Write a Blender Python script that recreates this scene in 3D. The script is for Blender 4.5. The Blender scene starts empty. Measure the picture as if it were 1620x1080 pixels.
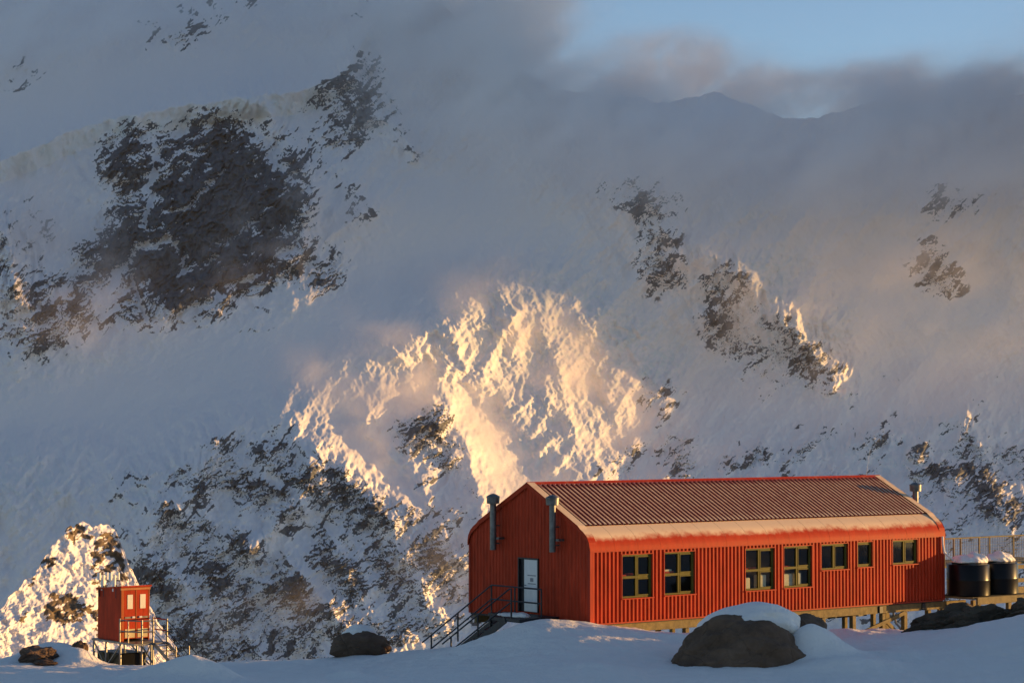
import bpy, bmesh, math, random
import numpy as np
from mathutils import Vector, Matrix

random.seed(7)
rng = np.random.default_rng(11)
scene = bpy.context.scene
col = scene.collection
R = math.radians

# ------------------------------------------------------------------ camera
FOC, PITCH = 3743.8, 0.0340            # focal length in pixels of a 1620 px wide frame
camd = bpy.data.cameras.new('camera')
camd.sensor_width = 36.0
camd.lens = FOC / 1620 * 36.0
camd.clip_start = 0.5
camd.clip_end = 30000
cam = bpy.data.objects.new('camera', camd)
cam.rotation_euler = (math.pi / 2 + PITCH, 0, 0)
col.objects.link(cam)
scene.camera = cam
CP, SP = math.cos(PITCH), math.sin(PITCH)

def bearing(px, py):
    """direction (x/y, z/y) of a bearing taken from the viewpoint, per metre of range"""
    dx = (px - 810) / FOC
    dz = (540 - py) / FOC
    y = CP - dz * SP
    return dx / y, (SP + dz * CP) / y

def at(px, py, d):
    x, z = bearing(px, py)
    return Vector((x * d, d, z * d))

# ------------------------------------------------------------------ light
SUN_AZ, SUN_EL = 75.4, 2.3             # degrees clockwise from the viewing direction, above the horizon
sd = Vector((math.sin(R(SUN_AZ)) * math.cos(R(SUN_EL)), math.cos(R(SUN_AZ)) * math.cos(R(SUN_EL)), math.sin(R(SUN_EL))))
sun = bpy.data.lights.new('sun', 'SUN')
sun.energy = 5.0
sun.angle = R(0.5)
sun.color = (1.0, 0.56, 0.17)
so = bpy.data.objects.new('sun', sun)
so.rotation_euler = sd.to_track_quat('Z', 'Y').to_euler()
col.objects.link(so)

world = bpy.data.worlds.new('World')
scene.world = world
world.use_nodes = True
nt = world.node_tree
nt.nodes.clear()
sky = nt.nodes.new('ShaderNodeTexSky')
sky.sky_type = 'NISHITA'
sky.sun_disc = False
sky.sun_elevation = R(12.0)
sky.sun_rotation = R(SUN_AZ)
sky.altitude = 1800
sky.air_density = 1.0
sky.dust_density = 0.6
sky.ozone_density = 2.2
bg = nt.nodes.new('ShaderNodeBackground')
bg.inputs['Strength'].default_value = 0.086
wo = nt.nodes.new('ShaderNodeOutputWorld')
nt.links.new(sky.outputs[0], bg.inputs[0])
nt.links.new(bg.outputs[0], wo.inputs['Surface'])

scene.view_settings.view_transform = 'Standard'
scene.view_settings.look = 'None'
scene.view_settings.exposure = 0.74
scene.view_settings.gamma = 1.0
scene.render.engine = 'CYCLES'
cy = scene.cycles
cy.use_denoising = True
cy.max_bounces = 8
cy.diffuse_bounces = 3
cy.glossy_bounces = 3
cy.transmission_bounces = 4
cy.volume_bounces = 6
cy.transparent_max_bounces = 12
cy.volume_step_rate = 3.0
cy.volume_max_steps = 256
cy.sample_clamp_indirect = 6.0

# ------------------------------------------------------------------ properties and small helpers
def tag(o, label=None, cat=None, group=None, kind=None):
    if label: o['label'] = label
    if cat: o['category'] = cat
    if group: o['group'] = group
    if kind: o['kind'] = kind
    return o

def empty(name, loc=(0, 0, 0), rz=0.0):
    o = bpy.data.objects.new(name, None)
    o.location = loc
    o.rotation_euler = (0, 0, rz)
    o.empty_display_size = 0.3
    col.objects.link(o)
    return o

def link_mesh(name, me, mat=None, parent=None, smooth=False):
    o = bpy.data.objects.new(name, me)
    if mat is not None:
        for m in (mat if isinstance(mat, (list, tuple)) else [mat]):
            me.materials.append(m)
    col.objects.link(o)
    if parent is not None:
        o.parent = parent
    if smooth:
        me.polygons.foreach_set('use_smooth', [True] * len(me.polygons))
    return o

def grid_mesh(name, P, attrs=None, smooth=True):
    """P: (ny, nx, 3) array of points -> quad mesh"""
    ny, nx = P.shape[:2]
    me = bpy.data.meshes.new(name)
    me.vertices.add(ny * nx)
    me.vertices.foreach_set('co', P.reshape(-1).astype(np.float32))
    idx = np.arange(ny * nx).reshape(ny, nx)
    q = np.stack([idx[:-1, :-1], idx[:-1, 1:], idx[1:, 1:], idx[1:, :-1]], -1).reshape(-1, 4)
    n = len(q)
    me.loops.add(n * 4)
    me.loops.foreach_set('vertex_index', q.reshape(-1).astype(np.int32))
    me.polygons.add(n)
    me.polygons.foreach_set('loop_start', (np.arange(n) * 4).astype(np.int32))
    if smooth:
        me.polygons.foreach_set('use_smooth', np.ones(n, dtype=bool))
    me.update(calc_edges=True)
    for k, v in (attrs or {}).items():
        a = me.attributes.new(k, 'FLOAT', 'POINT')
        a.data.foreach_set('value', v.reshape(-1).astype(np.float32))
    return me

# ------------------------------------------------------------------ numpy noise
_tab = {}
def perlin(x, y, seed):
    if seed not in _tab:
        ang = np.random.default_rng(seed).random((256, 256)) * 2 * np.pi
        _tab[seed] = (np.cos(ang).astype(np.float32), np.sin(ang).astype(np.float32))
    gx, gy = _tab[seed]
    x0 = np.floor(x).astype(np.int32); y0 = np.floor(y).astype(np.int32)
    fx = (x - x0).astype(np.float32); fy = (y - y0).astype(np.float32)
    u = fx * fx * fx * (fx * (fx * 6 - 15) + 10); v = fy * fy * fy * (fy * (fy * 6 - 15) + 10)
    a, b = x0 & 255, (x0 + 1) & 255
    c, d = y0 & 255, (y0 + 1) & 255
    n00 = gx[c, a] * fx + gy[c, a] * fy
    n10 = gx[c, b] * (fx - 1) + gy[c, b] * fy
    n01 = gx[d, a] * fx + gy[d, a] * (fy - 1)
    n11 = gx[d, b] * (fx - 1) + gy[d, b] * (fy - 1)
    return (n00 * (1 - u) + n10 * u) * (1 - v) + (n01 * (1 - u) + n11 * u) * v * 1.0

def fbm(x, y, seed, oct=5, gain=0.5, lac=2.03):
    s = np.zeros_like(x, dtype=np.float32); a = 1.0
    for k in range(oct):
        s += a * perlin(x, y, seed + k * 17)
        x = x * lac + 13.7; y = y * lac + 7.3; a *= gain
    return s * 1.5

def ridged(x, y, seed, oct=4, gain=0.5, lac=2.05):
    s = np.zeros_like(x, dtype=np.float32); a = 1.0; t = 0
    for k in range(oct):
        s += a * (1 - 2.0 * np.abs(perlin(x, y, seed + k * 31)))
        t += a
        x = x * lac + 3.1; y = y * lac + 9.4; a *= gain
    return s / t

def sstep(a, b, x):
    t = np.clip((x - a) / (b - a), 0, 1)
    return t * t * (3 - 2 * t)

# ------------------------------------------------------------------ materials
def new_mat(name):
    m = bpy.data.materials.new(name)
    m.use_nodes = True
    t = m.node_tree
    b = t.nodes['Principled BSDF']
    return m, t, b

def nd(t, kind, **kw):
    n = t.nodes.new(kind)
    for k, v in kw.items():
        setattr(n, k, v)
    return n

def simple(name, colr, rough=0.6, metal=0.0, var=0.15, scale=8.0, bump=0.0, spec=0.4, coord='Object'):
    """a material with slight blotchy variation of its own colour and a fine bump"""
    m, t, b = new_mat(name)
    b.inputs['Roughness'].default_value = rough
    b.inputs['Metallic'].default_value = metal
    b.inputs['Specular IOR Level'].default_value = spec
    tc = nd(t, 'ShaderNodeTexCoord')
    n = nd(t, 'ShaderNodeTexNoise')
    n.inputs['Scale'].default_value = scale
    n.inputs['Detail'].default_value = 5
    n.inputs['Roughness'].default_value = 0.65
    t.links.new(tc.outputs[coord], n.inputs['Vector'])
    r = nd(t, 'ShaderNodeValToRGB')
    r.color_ramp.elements[0].position = 0.3
    r.color_ramp.elements[1].position = 0.7
    r.color_ramp.elements[0].color = tuple(c * (1 - var) for c in colr) + (1,)
    r.color_ramp.elements[1].color = tuple(min(1, c * (1 + var)) for c in colr) + (1,)
    t.links.new(n.outputs['Fac'], r.inputs['Fac'])
    t.links.new(r.outputs['Color'], b.inputs['Base Color'])
    if bump:
        bp = nd(t, 'ShaderNodeBump')
        bp.inputs['Strength'].default_value = bump
        bp.inputs['Distance'].default_value = 0.05
        t.links.new(n.outputs['Fac'], bp.inputs['Height'])
        t.links.new(bp.outputs['Normal'], b.inputs['Normal'])
    return m
# ================================================================== the mountain face across the valley
def poly_mask(X, Y, pts):
    inside = np.zeros(X.shape, dtype=bool)
    n = len(pts)
    for i in range(n):
        x1, y1 = pts[i]; x2, y2 = pts[(i + 1) % n]
        if y1 == y2: continue
        c = ((Y > min(y1, y2)) & (Y <= max(y1, y2)))
        xi = (Y - y1) / (y2 - y1) * (x2 - x1) + x1
        inside ^= c & (X < xi)
    return inside.astype(np.float32)

def box_blur(a, r):
    if r < 1: return a
    for ax in (0, 1):
        p = np.pad(a, [(r + 1, r) if k == ax else (0, 0) for k in (0, 1)], mode='edge')
        cs = np.cumsum(p, axis=ax, dtype=np.float64)
        n = 2 * r + 1
        a = ((np.take(cs, range(n, cs.shape[ax]), axis=ax) - np.take(cs, range(0, cs.shape[ax] - n), axis=ax)) / n).astype(np.float32)
    return a

# coarse survey chart: one cell is 4 px of bearing (about 2.6 m on the face)
CX0, CY0, CS = -200, -200, 4
cxs = np.arange(CX0, 1821, CS, dtype=np.float32); cys = np.arange(CY0, 1141, CS, dtype=np.float32)
CXX, CYY = np.meshgrid(cxs, cys)

def chart(polys, blur):
    out = np.zeros_like(CXX)
    for d, pts in polys:
        out = np.maximum(out, d * poly_mask(CXX, CYY, pts))
    out = box_blur(out, blur); out = box_blur(out, blur)
    return out

def sample(ch, X, Y):
    fx = np.clip((X - CX0) / CS, 0, ch.shape[1] - 1.001); fy = np.clip((Y - CY0) / CS, 0, ch.shape[0] - 1.001)
    i = fx.astype(np.int32); j = fy.astype(np.int32); fx = fx - i; fy = fy - j
    return (ch[j, i] * (1 - fx) + ch[j, i + 1] * fx) * (1 - fy) + (ch[j + 1, i] * (1 - fx) + ch[j + 1, i + 1] * fx) * fy

ROCK = [
 (1.1, [(140,245),(190,218),(240,222),(242,260),(225,295),(190,295),(150,270)]),
 (1.12, [(255,235),(300,200),(345,190),(385,200),(410,215),(425,250),(470,300),(485,340),(475,400),(430,440),(370,470),(320,490),(250,512),(212,505),(208,470),(215,430),(160,430),(120,400),(140,370),(200,330),(250,300),(260,265)]),
 (.55, [(400,195),(450,205),(475,240),(465,270),(430,250)]),
 (.62, [(480,160),(530,140),(560,80),(590,95),(612,180),(640,200),(668,240),(665,265),(640,245),(600,215),(570,220),(520,285),(500,270),(510,200)]),
 (.75, [(455,465),(500,430),(545,390),(558,410),(535,460),(500,475)]),
 (.5, [(545,300),(590,310),(590,345),(555,355)]),
 (.42, [(0,330),(60,320),(110,400),(200,440),(200,500),(100,560),(0,580)]),
 (.75, [(375,522),(430,503),(434,525),(390,535)]),
 (.55, [(205,50),(240,25),(330,20),(345,55),(300,70),(230,60)]),
 (.6, [(525,5),(590,-5),(590,25),(545,25)]), (.6, [(330,-20),(430,-20),(400,15),(340,12)]),
 (.4, [(-20,90),(80,120),(60,150),(-20,140)]),
 (.75, [(935,285),(960,278),(985,300),(955,310)]),
 (.7, [(985,310),(1020,285),(1060,315),(1085,345),(1060,360),(1050,385),(1025,375),(1010,345),(1000,330)]),
 (.72, [(1010,410),(1050,405),(1075,450),(1060,475),(1030,460)]), (.65, [(975,430),(995,428),(1000,450),(985,450)]),
 (.56, [(1120,440),(1165,420),(1190,470),(1240,500),(1300,550),(1345,600),(1330,620),(1270,590),(1200,610),(1160,560),(1115,520)]),
 (.68, [(1450,380),(1500,410),(1530,430),(1500,470),(1465,460),(1445,420)]),
 (.45, [(1440,330),(1470,300),(1570,290),(1560,330),(1480,345)]),
 (.55, [(1010,605),(1080,600),(1085,640),(1050,650),(1010,635)]),
 (.42, [(1310,690),(1370,675),(1450,680),(1510,720),(1620,700),(1800,690),(1800,850),(1500,850),(1500,780),(1400,750)]),
 (.6, [(1510,740),(1620,760),(1700,760),(1700,850),(1530,840)]), (.65, [(1535,670),(1555,665),(1560,710),(1545,705)]),
 (.56, [(640,650),(690,620),(715,640),(748,730),(700,745),(640,700)]),
 (.55, [(730,780),(790,755),(800,790),(760,850),(730,820)]),
 (.40, [(320,700),(450,650),(520,700),(640,790),(740,870),(740,960),(640,1000),(500,1060),(250,1060),(190,900),(300,780)]),
 (.58, [(400,870),(540,840),(600,900),(560,960),(430,900)]), (.66, [(440,920),(490,905),(510,960),(450,980)]),
 (.62, [(300,760),(360,740),(345,800),(305,785)]), (.62, [(455,760),(500,740),(510,790),(470,830)]),
 (.62, [(530,750),(640,815),(620,835),(560,800)]), (.64, [(320,705),(360,680),(352,725)]),
 (.5, [(350,690),(430,660),(480,650),(440,690),(370,715)]), (.58, [(600,820),(640,815),(640,870),(610,860)]),
 (.58, [(560,910),(660,900),(640,960),(580,980)]), (.5, [(230,890),(300,910),(280,1000),(235,980)]),
 (.4, [(850,760),(960,740),(1010,700),(1090,660),(1180,700),(1160,770),(900,790)]),
]
LIT = [   # parts of the face that are turned towards the low sun
 (1.15, [(735,470),(775,425),(850,430),(900,445),(1000,485),(1075,520),(1140,590),(1120,615),(1050,650),(1020,690),(980,760),(920,800),(800,800),(760,745),(715,655),(700,620),(640,590),(570,575),(600,545),(690,530)]),
 (2.3, [(495,640),(535,640),(590,705),(655,770),(650,795),(610,770),(545,705)]),
 (2.3, [(690,608),(735,630),(770,690),(815,770),(765,765),(735,710)]),
 (1.9, [(560,560),(640,560),(705,598),(695,620),(640,600),(570,585)]), (1.5, [(500,610),(540,590),(560,640),(520,660)]), (1.6, [(960,480),(1060,520),(1110,600),(1040,640),(990,560)]),
 (1.6, [(700,608),(770,600),(830,660),(885,785),(790,785),(740,700)]),
 (1.6, [(760,440),(790,425),(900,590),(960,720),(930,730),(850,600)]),
 (.9, [(1130,390),(1220,405),(1290,470),(1300,520),(1250,500),(1180,440)]),
 (.7, [(-160,330),(5,380),(45,440),(10,455),(-160,470)]),
 (.7, [(395,150),(440,150),(480,220),(480,300),(450,280),(420,210)]),
 (.6, [(545,60),(580,70),(600,140),(570,150)]),
 (1.4, [(480,770),(500,720),(520,740),(495,800)]), (1.2, [(730,790),(760,765),(765,790),(745,860)]),
]
SERAC = [
 (1.0, [(700,480),(775,420),(900,440),(1000,490),(1105,590),(1080,620),(1000,640),(960,760),(800,780),(760,700),(640,600),(570,590),(570,560),(690,530)]),
 (.8, [(180,745),(300,730),(290,800),(200,800)]), (.6, [(-60,720),(110,720),(130,800),(-60,830)]),
 (.7, [(1120,390),(1240,400),(1330,500),(1340,600),(1200,560)]), (.5, [(1300,680),(1480,680),(1480,780),(1320,770)]),
 (.4, [(480,640),(520,590),(550,610),(540,680)]),
]
CALM = [(1.0, [(-200,150),(0,120),(200,70),(420,60),(545,60),(540,105),(470,125),(250,165),(60,215),(-200,290)]),
 (1.0, [(-200,640),(60,590),(220,540),(360,500),(470,490),(560,400),(640,260),(760,250),(900,330),(930,400),(760,410),(680,480),(560,540),(480,610),(380,650),(250,690),(100,700),(-200,720)]),
 (.7, [(1080,640),(1250,620),(1500,640),(1300,680),(1130,700)]), (.7, [(1300,400),(1430,330),(1620,480),(1500,620),(1360,580)]), (.6, [(880,200),(1620,200),(1620,290),(1000,280)])]
calm_c = chart(CALM, 7)
rock_c, lit_c, serac_c = chart(ROCK, 6), chart(LIT, 6), chart(SERAC, 6)

# skyline of the face, as elevation on the chart
sk_x = [-300, 560, 640, 720, 800, 870, 960, 1020, 1060, 1100, 1130, 1160, 1200, 1240, 1275, 1310, 1350, 1400, 1450, 1520, 1600, 1700, 1900]
sk_y = [-190, -190, -70, 30, 100, 138, 150, 156, 165, 152, 145, 156, 172, 183, 189, 182, 168, 163, 172, 168, 150, 140, 120]
NX, NY, NB = 1400, 920, 14
gx = np.linspace(-180, 1800, NX, dtype=np.float32)
top = np.interp(gx, sk_x, sk_y).astype(np.float32)
top += 5 * fbm(gx / 40, gx * 0 + 3.3, 5, 4)
tt = np.linspace(0, 1, NY, dtype=np.float32)[:, None]
PX = np.broadcast_to(gx[None, :], (NY, NX)).copy()
PY = 1125 + (top[None, :] - 1125) * tt

# slowly warped chart coordinates give the patches natural outlines
WX = PX + 9 * fbm(PX / 60, PY / 60, 101, 4) + 3 * fbm(PX / 12, PY / 12, 111, 3)
WY = PY + 9 * fbm(PX / 60, PY / 60, 121, 4) + 3 * fbm(PX / 12, PY / 12, 131, 3)
rock_d = sample(rock_c, WX, WY)
lit_d = sample(lit_c, WX, WY)
serac_d = sample(serac_c, WX, WY)

def face_range(px, py):
    rx, rz = bearing(px, py)
    return 2020.0 / (0.9 - rz)

# lateral trend: where the face turns towards the sun it recedes to the right, elsewhere it lies along the sun's bearing
TURN = 0.46
UNLIT = 0.228 - 0.13 * (1 - sstep(380, 720, CXX)) - 0.06 * sstep(700, 1100, CYY)
dxm = CS * 0.66
turn = np.cumsum((lit_c - 0) * TURN * dxm, axis=1)
soft = turn
for q in range(3):
    pad_ = np.pad(soft, [(31, 30), (0, 0)], mode='edge')
    cs_ = np.cumsum(pad_, axis=0); soft = (cs_[61:] - cs_[:-61])[:soft.shape[0]] / 61.0
trend = 0.45 * turn + 0.55 * soft + np.cumsum(UNLIT * dxm, axis=1) - np.cumsum(UNLIT * dxm, axis=1)[:, [int((810 - CX0) / CS)]]
trend -= 15 * sstep(1660, 1790, CXX)            # unseen spur added outside the picture to block low sun from the right
trend = box_blur(trend, 2)
REL = sample(trend, PX, PY)

# hanging ice cliff on the left
edx = [-300, 0, 60, 120, 190, 250, 320, 380, 420, 470, 520, 548, 570, 590, 620]
edy = [300, 255, 232, 205, 185, 175, 163, 156, 150, 146, 128, 108, 75, 40, 0]
E = np.interp(PX, edx, edy) + 3 * fbm(PX / 22, PY / 60, 61, 4)
s = PY - E
wl = 1 - sstep(500, 680, PX)
cl = np.where(s < 0, -46 * np.exp(np.minimum(s, 0) / 130), np.where(s < 36, -46 * (1 - s / 36), 0.0)) * wl
ice_band = sstep(-3, 3, s) * (1 - sstep(26, 50, s + 10 * fbm(PX / 25, PY / 25, 77, 3))) * wl
REL = REL + cl

# bulk relief
calm = sample(calm_c, WX, WY)
rough_ = 1 - calm
REL += 8 * fbm(PX / 260, PY / 260, 201, 3) + (.6 + 1.6 * rough_) * fbm(PX / 70, PY / 70, 211, 4)
ca, sa = math.cos(R(36)), math.sin(R(36))
U = WX * ca - WY * sa; V = WX * sa + WY * ca
smooth_c = chart([(1.0, [(498,640),(540,640),(598,712),(655,772),(650,792),(612,770),(550,705)]), (1.0, [(693,610),(735,625),(790,690),(815,775),(770,762),(728,700)]), (.75, [(705,612),(765,605),(830,670),(880,780),(800,780),(745,700)]), (.5, [(500,600),(560,580),(700,600),(690,640),(600,640),(540,660)])], 4)
sm_d = sample(smooth_c, WX, WY)
rock_d = rock_d * (1 - sm_d)
cl1 = fbm(PX / 55, PY / 55, 291, 3)
cl2 = fbm(PX / 105, PY / 90, 295, 3)
low_ = sstep(620, 760, PY) * (1 - sstep(760, 900, PX)) * sstep(120, 330, PX + .35 * (PY - 640)) + .95 * sstep(640, 760, PY) * sstep(1000, 1250, PX) + .5 * sstep(520, 600, PY) * sstep(1050, 1200, PX)
rock_d = np.where(rock_d > .005, rock_d * np.clip(.95 + .75 * cl2 * (1 - sstep(.5, .85, rock_d)), .2, 1.5), 0)
rock_d = np.maximum(rock_d, np.clip(low_, 0, 1) * np.clip(.22 + .42 * fbm(PX / 60, PY / 46, 297, 4), 0, .5) * (1 - sm_d) * (1 - lit_d.clip(0, 1)) * (1 - .8 * calm))
rk = fbm(U / 34, V / 12, 301, 5, 0.56)
rk2 = fbm(U / 9, V / 5, 341, 4, 0.6)
# buttresses and gullies: ribs that run down the fall line, some to the left and some to the right
butt = ridged((PX + .75 * PY) / 95, (PY - .5 * PX) / 230, 381, 5, 0.55)
butt2 = ridged((PX - .55 * PY) / 80, (PY + .5 * PX) / 260, 391, 5, 0.55)
run = ridged((PX + .25 * fbm(PX / 60, PY / 60, 395, 2) * 60) / 24, PY / 120, 397, 4, .55)
wgt = (0.14 + 1.05 * rough_ + .45 * rock_d) * (1 - .95 * sm_d)
REL -= wgt * (15 * butt + 10 * butt2 + 2.5 * run)
# named ribs that stand clear of the face
def seg_dist(pts):
    best = np.full(PX.shape, 1e9, dtype=np.float32)
    for (x1, y1), (x2, y2) in zip(pts[:-1], pts[1:]):
        dx_, dy_ = x2 - x1, y2 - y1; L2 = dx_ * dx_ + dy_ * dy_
        t_ = np.clip(((WX - x1) * dx_ + (WY - y1) * dy_) / L2, 0, 1)
        best = np.minimum(best, (WX - x1 - t_ * dx_) ** 2 + (WY - y1 - t_ * dy_) ** 2)
    return np.sqrt(best)
for pts, amp, wd_ in (([(1120,400),(1185,450),(1260,520),(1320,590)], 29, 44), ([(1010,290),(1050,340),(1080,420)], 16, 26),
                      ([(395,165),(440,190),(478,260),(482,350),(460,420)], 22, 26), ([(555,95),(590,180),(650,235)], 16, 18), ([(0,370),(14,410),(18,455)], 62, 40),
                      ([(500,720),(470,790),(400,860)], 15, 22), ([(700,630),(745,720),(765,800),(740,880)], 12, 18), ([(540,745),(620,815),(655,880),(680,960)], 13, 22), ([(330,700),(300,780),(220,860)], 14, 30),
                      ([(1530,660),(1560,740),(1600,830)], 14, 26), ([(1320,690),(1440,690),(1500,760)], 10, 24), ([(470,905),(520,960),(590,1040)], 10, 22), ([(240,890),(290,930),(310,1010)], 12, 24)):
    d_ = seg_dist(pts); REL -= amp * np.exp(-np.abs(d_ / wd_) ** 1.4) * (.75 + .5 * run)
# snow lying in couloirs and on the broad shelves of the big cliff
for pts, wd_, k_ in (([(246,230),(238,300),(228,360)], 7, .8), ([(150,470),(215,405),(262,372),(285,400),(292,432)], 7, .75), ([(300,495),(360,455),(425,425),(475,372)], 6, .6), ([(270,330),(330,300),(352,262)], 5, .6), ([(330,420),(372,372),(420,340)], 5, .5),
                     ([(405,200),(430,240),(470,290)], 7, .6), ([(505,200),(525,250),(520,290)], 6, .6), ([(590,150),(600,215)], 5, .5), ([(210,440),(225,500)], 5, .6), ([(1120,470),(1190,540)], 6, .5), ([(1030,330),(1060,400)], 5, .5),
                     ([(380,720),(470,780),(560,880)], 9, .7), ([(300,800),(420,830),(520,940)], 10, .7), ([(560,840),(600,960)], 9, .6), ([(640,660),(700,720)], 6, .5)):
    d_ = seg_dist(pts); rock_d = rock_d * (1 - k_ * np.exp(-(d_ / (wd_ * (1 + .5 * cl1))) ** 2))
cliff = sstep(.5, .85, rock_d)
REL -= cliff * (13 * ridged((PX + .2 * PY) / 62, PY / 150, 385, 4, .55))
# bedded cliffs: steps of bare face with ledges between
def steps(ph, sharp=.22):
    q = ph - np.floor(ph)
    return np.where(q < 1 - sharp, q / (1 - sharp), (1 - q) / sharp)
ph1 = V / 21 + 1.3 * fbm(U / 60, V / 30, 371, 4, .55); ph2 = V / 7.5 + 1.6 * fbm(U / 24, V / 14, 374, 4, .6)
st1, st2 = steps(ph1), steps(ph2)
crag = sstep(.1, .6, rock_d)
REL -= crag * (6.5 * st1 * (.5 + .8 * np.clip(.5 + cl1, 0, 1)) + 2.6 * st2 + 3.0 * rk + 1.5 * rk2)
# seracs and flow ridges of the icefall
c5, s5 = math.cos(R(56)), math.sin(R(56))
U2 = WX * c5 + WY * s5; V2 = -WX * s5 + WY * c5
sr = ridged(U2 / 62, V2 / 27, 401, 5, 0.58)
sr2 = np.abs(fbm(WX / 19, WY / 24, 431, 4, 0.6))
patch = sstep(-.12, .40, fbm(U2 / 120, V2 / 60, 441, 3))
REL -= serac_d * (11 * ridged(U2 / 170, V2 / 50, 451, 5, .55) + (.05 + .95 * patch) * (3.6 * sr + 2.4 * sr2 + 1.6 * ridged(WX / 15 + V2 / 40, WY / 13, 461, 4, .6))) * (1 - .95 * sm_d)
# wind-packed snow elsewhere
REL += (1 - serac_d) * (1 - .8 * sm_d) * (0.5 * fbm(U / 40, V / 12, 501, 4) + 0.25 * fbm(PX / 8, PY / 6, 521, 3))

Yr = face_range(PX, PY) + REL
bx, bz = bearing(PX, PY)
P = np.stack([bx * Yr, Yr, bz * Yr], -1)

# bare rock where the chart says there is rock and the detail is steep enough to shed snow
rk4 = fbm(PX / 4.2 + PY / 7, PY / 3.2, 651, 3, .6)
du_ = np.gradient(P, axis=1); dv_ = np.gradient(P, axis=0)
nn = np.cross(du_, dv_); nn /= np.linalg.norm(nn, axis=-1, keepdims=True) + 1e-9
nz = np.abs(nn[..., 2]).astype(np.float32); nx_ = (nn[..., 0] * -np.sign(nn[..., 1])).astype(np.float32)
steep = 1 - nz
sel = 1.30 * rock_d - 0.66 + 0.95 * (steep - .42) + 0.62 * rk + 0.16 * rk2 + 0.42 * cl1 + .06 * rk4 + .25 * (butt - .4)
rockv = sstep(-0.06, 0.16, sel) * sstep(.04, .20, rock_d)

# far side behind the skyline
back = [P]
last = P[-1].copy()
for k in range(1, NB):
    b = last.copy(); b[:, 1] += 25.0 * k; b[:, 0] *= (b[:, 1] / last[:, 1]); b[:, 2] -= 16.0 * k + 1.2 * k * k
    back.append(b[None])
P = np.concatenate(back, 0)
pad = lambda a: np.concatenate([a, np.repeat(a[-1:], NB - 1, 0)], 0)
me = grid_mesh('mountain', P, {'rock': pad(rockv), 'ice': pad(np.clip(ice_band * (.25 + .3 * fbm(PX / 30, PY / 40, 79, 3)) + .5 * serac_d * sstep(.1, .5, sr2), 0, 1))})

m, t, b = new_mat('mountain_snow_and_rock')
b.inputs['Roughness'].default_value = 0.75
b.inputs['Specular IOR Level'].default_value = 0.2
geo = nd(t, 'ShaderNodeNewGeometry')
ar = nd(t, 'ShaderNodeAttribute', attribute_name='rock'); ai = nd(t, 'ShaderNodeAttribute', attribute_name='ice')
n1 = nd(t, 'ShaderNodeTexNoise'); n1.inputs['Scale'].default_value = 0.16; n1.inputs['Detail'].default_value = 6; n1.inputs['Roughness'].default_value = .7
t.links.new(geo.outputs['Position'], n1.inputs['Vector'])
rr = nd(t, 'ShaderNodeValToRGB')
rr.color_ramp.elements[0].position = .3; rr.color_ramp.elements[0].color = (.066, .070, .082, 1)
rr.color_ramp.elements[1].position = .75; rr.color_ramp.elements[1].color = (.175, .175, .182, 1)
t.links.new(n1.outputs['Fac'], rr.inputs['Fac'])
sn = nd(t, 'ShaderNodeMix', data_type='RGBA')
sn.inputs['A'].default_value = (.88, .808, .782, 1); sn.inputs['B'].default_value = (.62, .68, .66, 1)
t.links.new(ai.outputs['Fac'], sn.inputs['Factor'])
# break the edge of the rock with fine noise
ma = nd(t, 'ShaderNodeMath', operation='MULTIPLY_ADD'); ma.inputs[1].default_value = .9; ma.inputs[2].default_value = -.45
n2 = nd(t, 'ShaderNodeTexNoise'); n2.inputs['Scale'].default_value = .5; n2.inputs['Detail'].default_value = 7; n2.inputs['Roughness'].default_value = .75
t.links.new(geo.outputs['Position'], n2.inputs['Vector']); t.links.new(n2.outputs['Fac'], ma.inputs[0])
ad = nd(t, 'ShaderNodeMath', operation='ADD'); t.links.new(ar.outputs['Fac'], ad.inputs[0]); t.links.new(ma.outputs[0], ad.inputs[1])
mr = nd(t, 'ShaderNodeMapRange', interpolation_type='SMOOTHSTEP'); mr.inputs['From Min'].default_value = .28; mr.inputs['From Max'].default_value = .72
t.links.new(ad.outputs[0], mr.inputs['Value'])
mx = nd(t, 'ShaderNodeMix', data_type='RGBA')
t.links.new(mr.outputs['Result'], mx.inputs['Factor']); t.links.new(sn.outputs['Result'], mx.inputs['A']); t.links.new(rr.outputs['Color'], mx.inputs['B'])
t.links.new(mx.outputs['Result'], b.inputs['Base Color'])
bp = nd(t, 'ShaderNodeBump'); bp.inputs['Strength'].default_value = .5; bp.inputs['Distance'].default_value = 1.2
t.links.new(n1.outputs['Fac'], bp.inputs['Height']); t.links.new(bp.outputs['Normal'], b.inputs['Normal'])
mountain = link_mesh('mountain', me, m)
tag(mountain, 'snow covered rocky mountain face rising behind the red hut', 'mountain', kind='structure')
# ================================================================== cloud and wind-blown snow in front of the face
surf_c = np.zeros_like(CXX)
surf_c[:] = face_range(CXX, CYY) + trend

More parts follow.
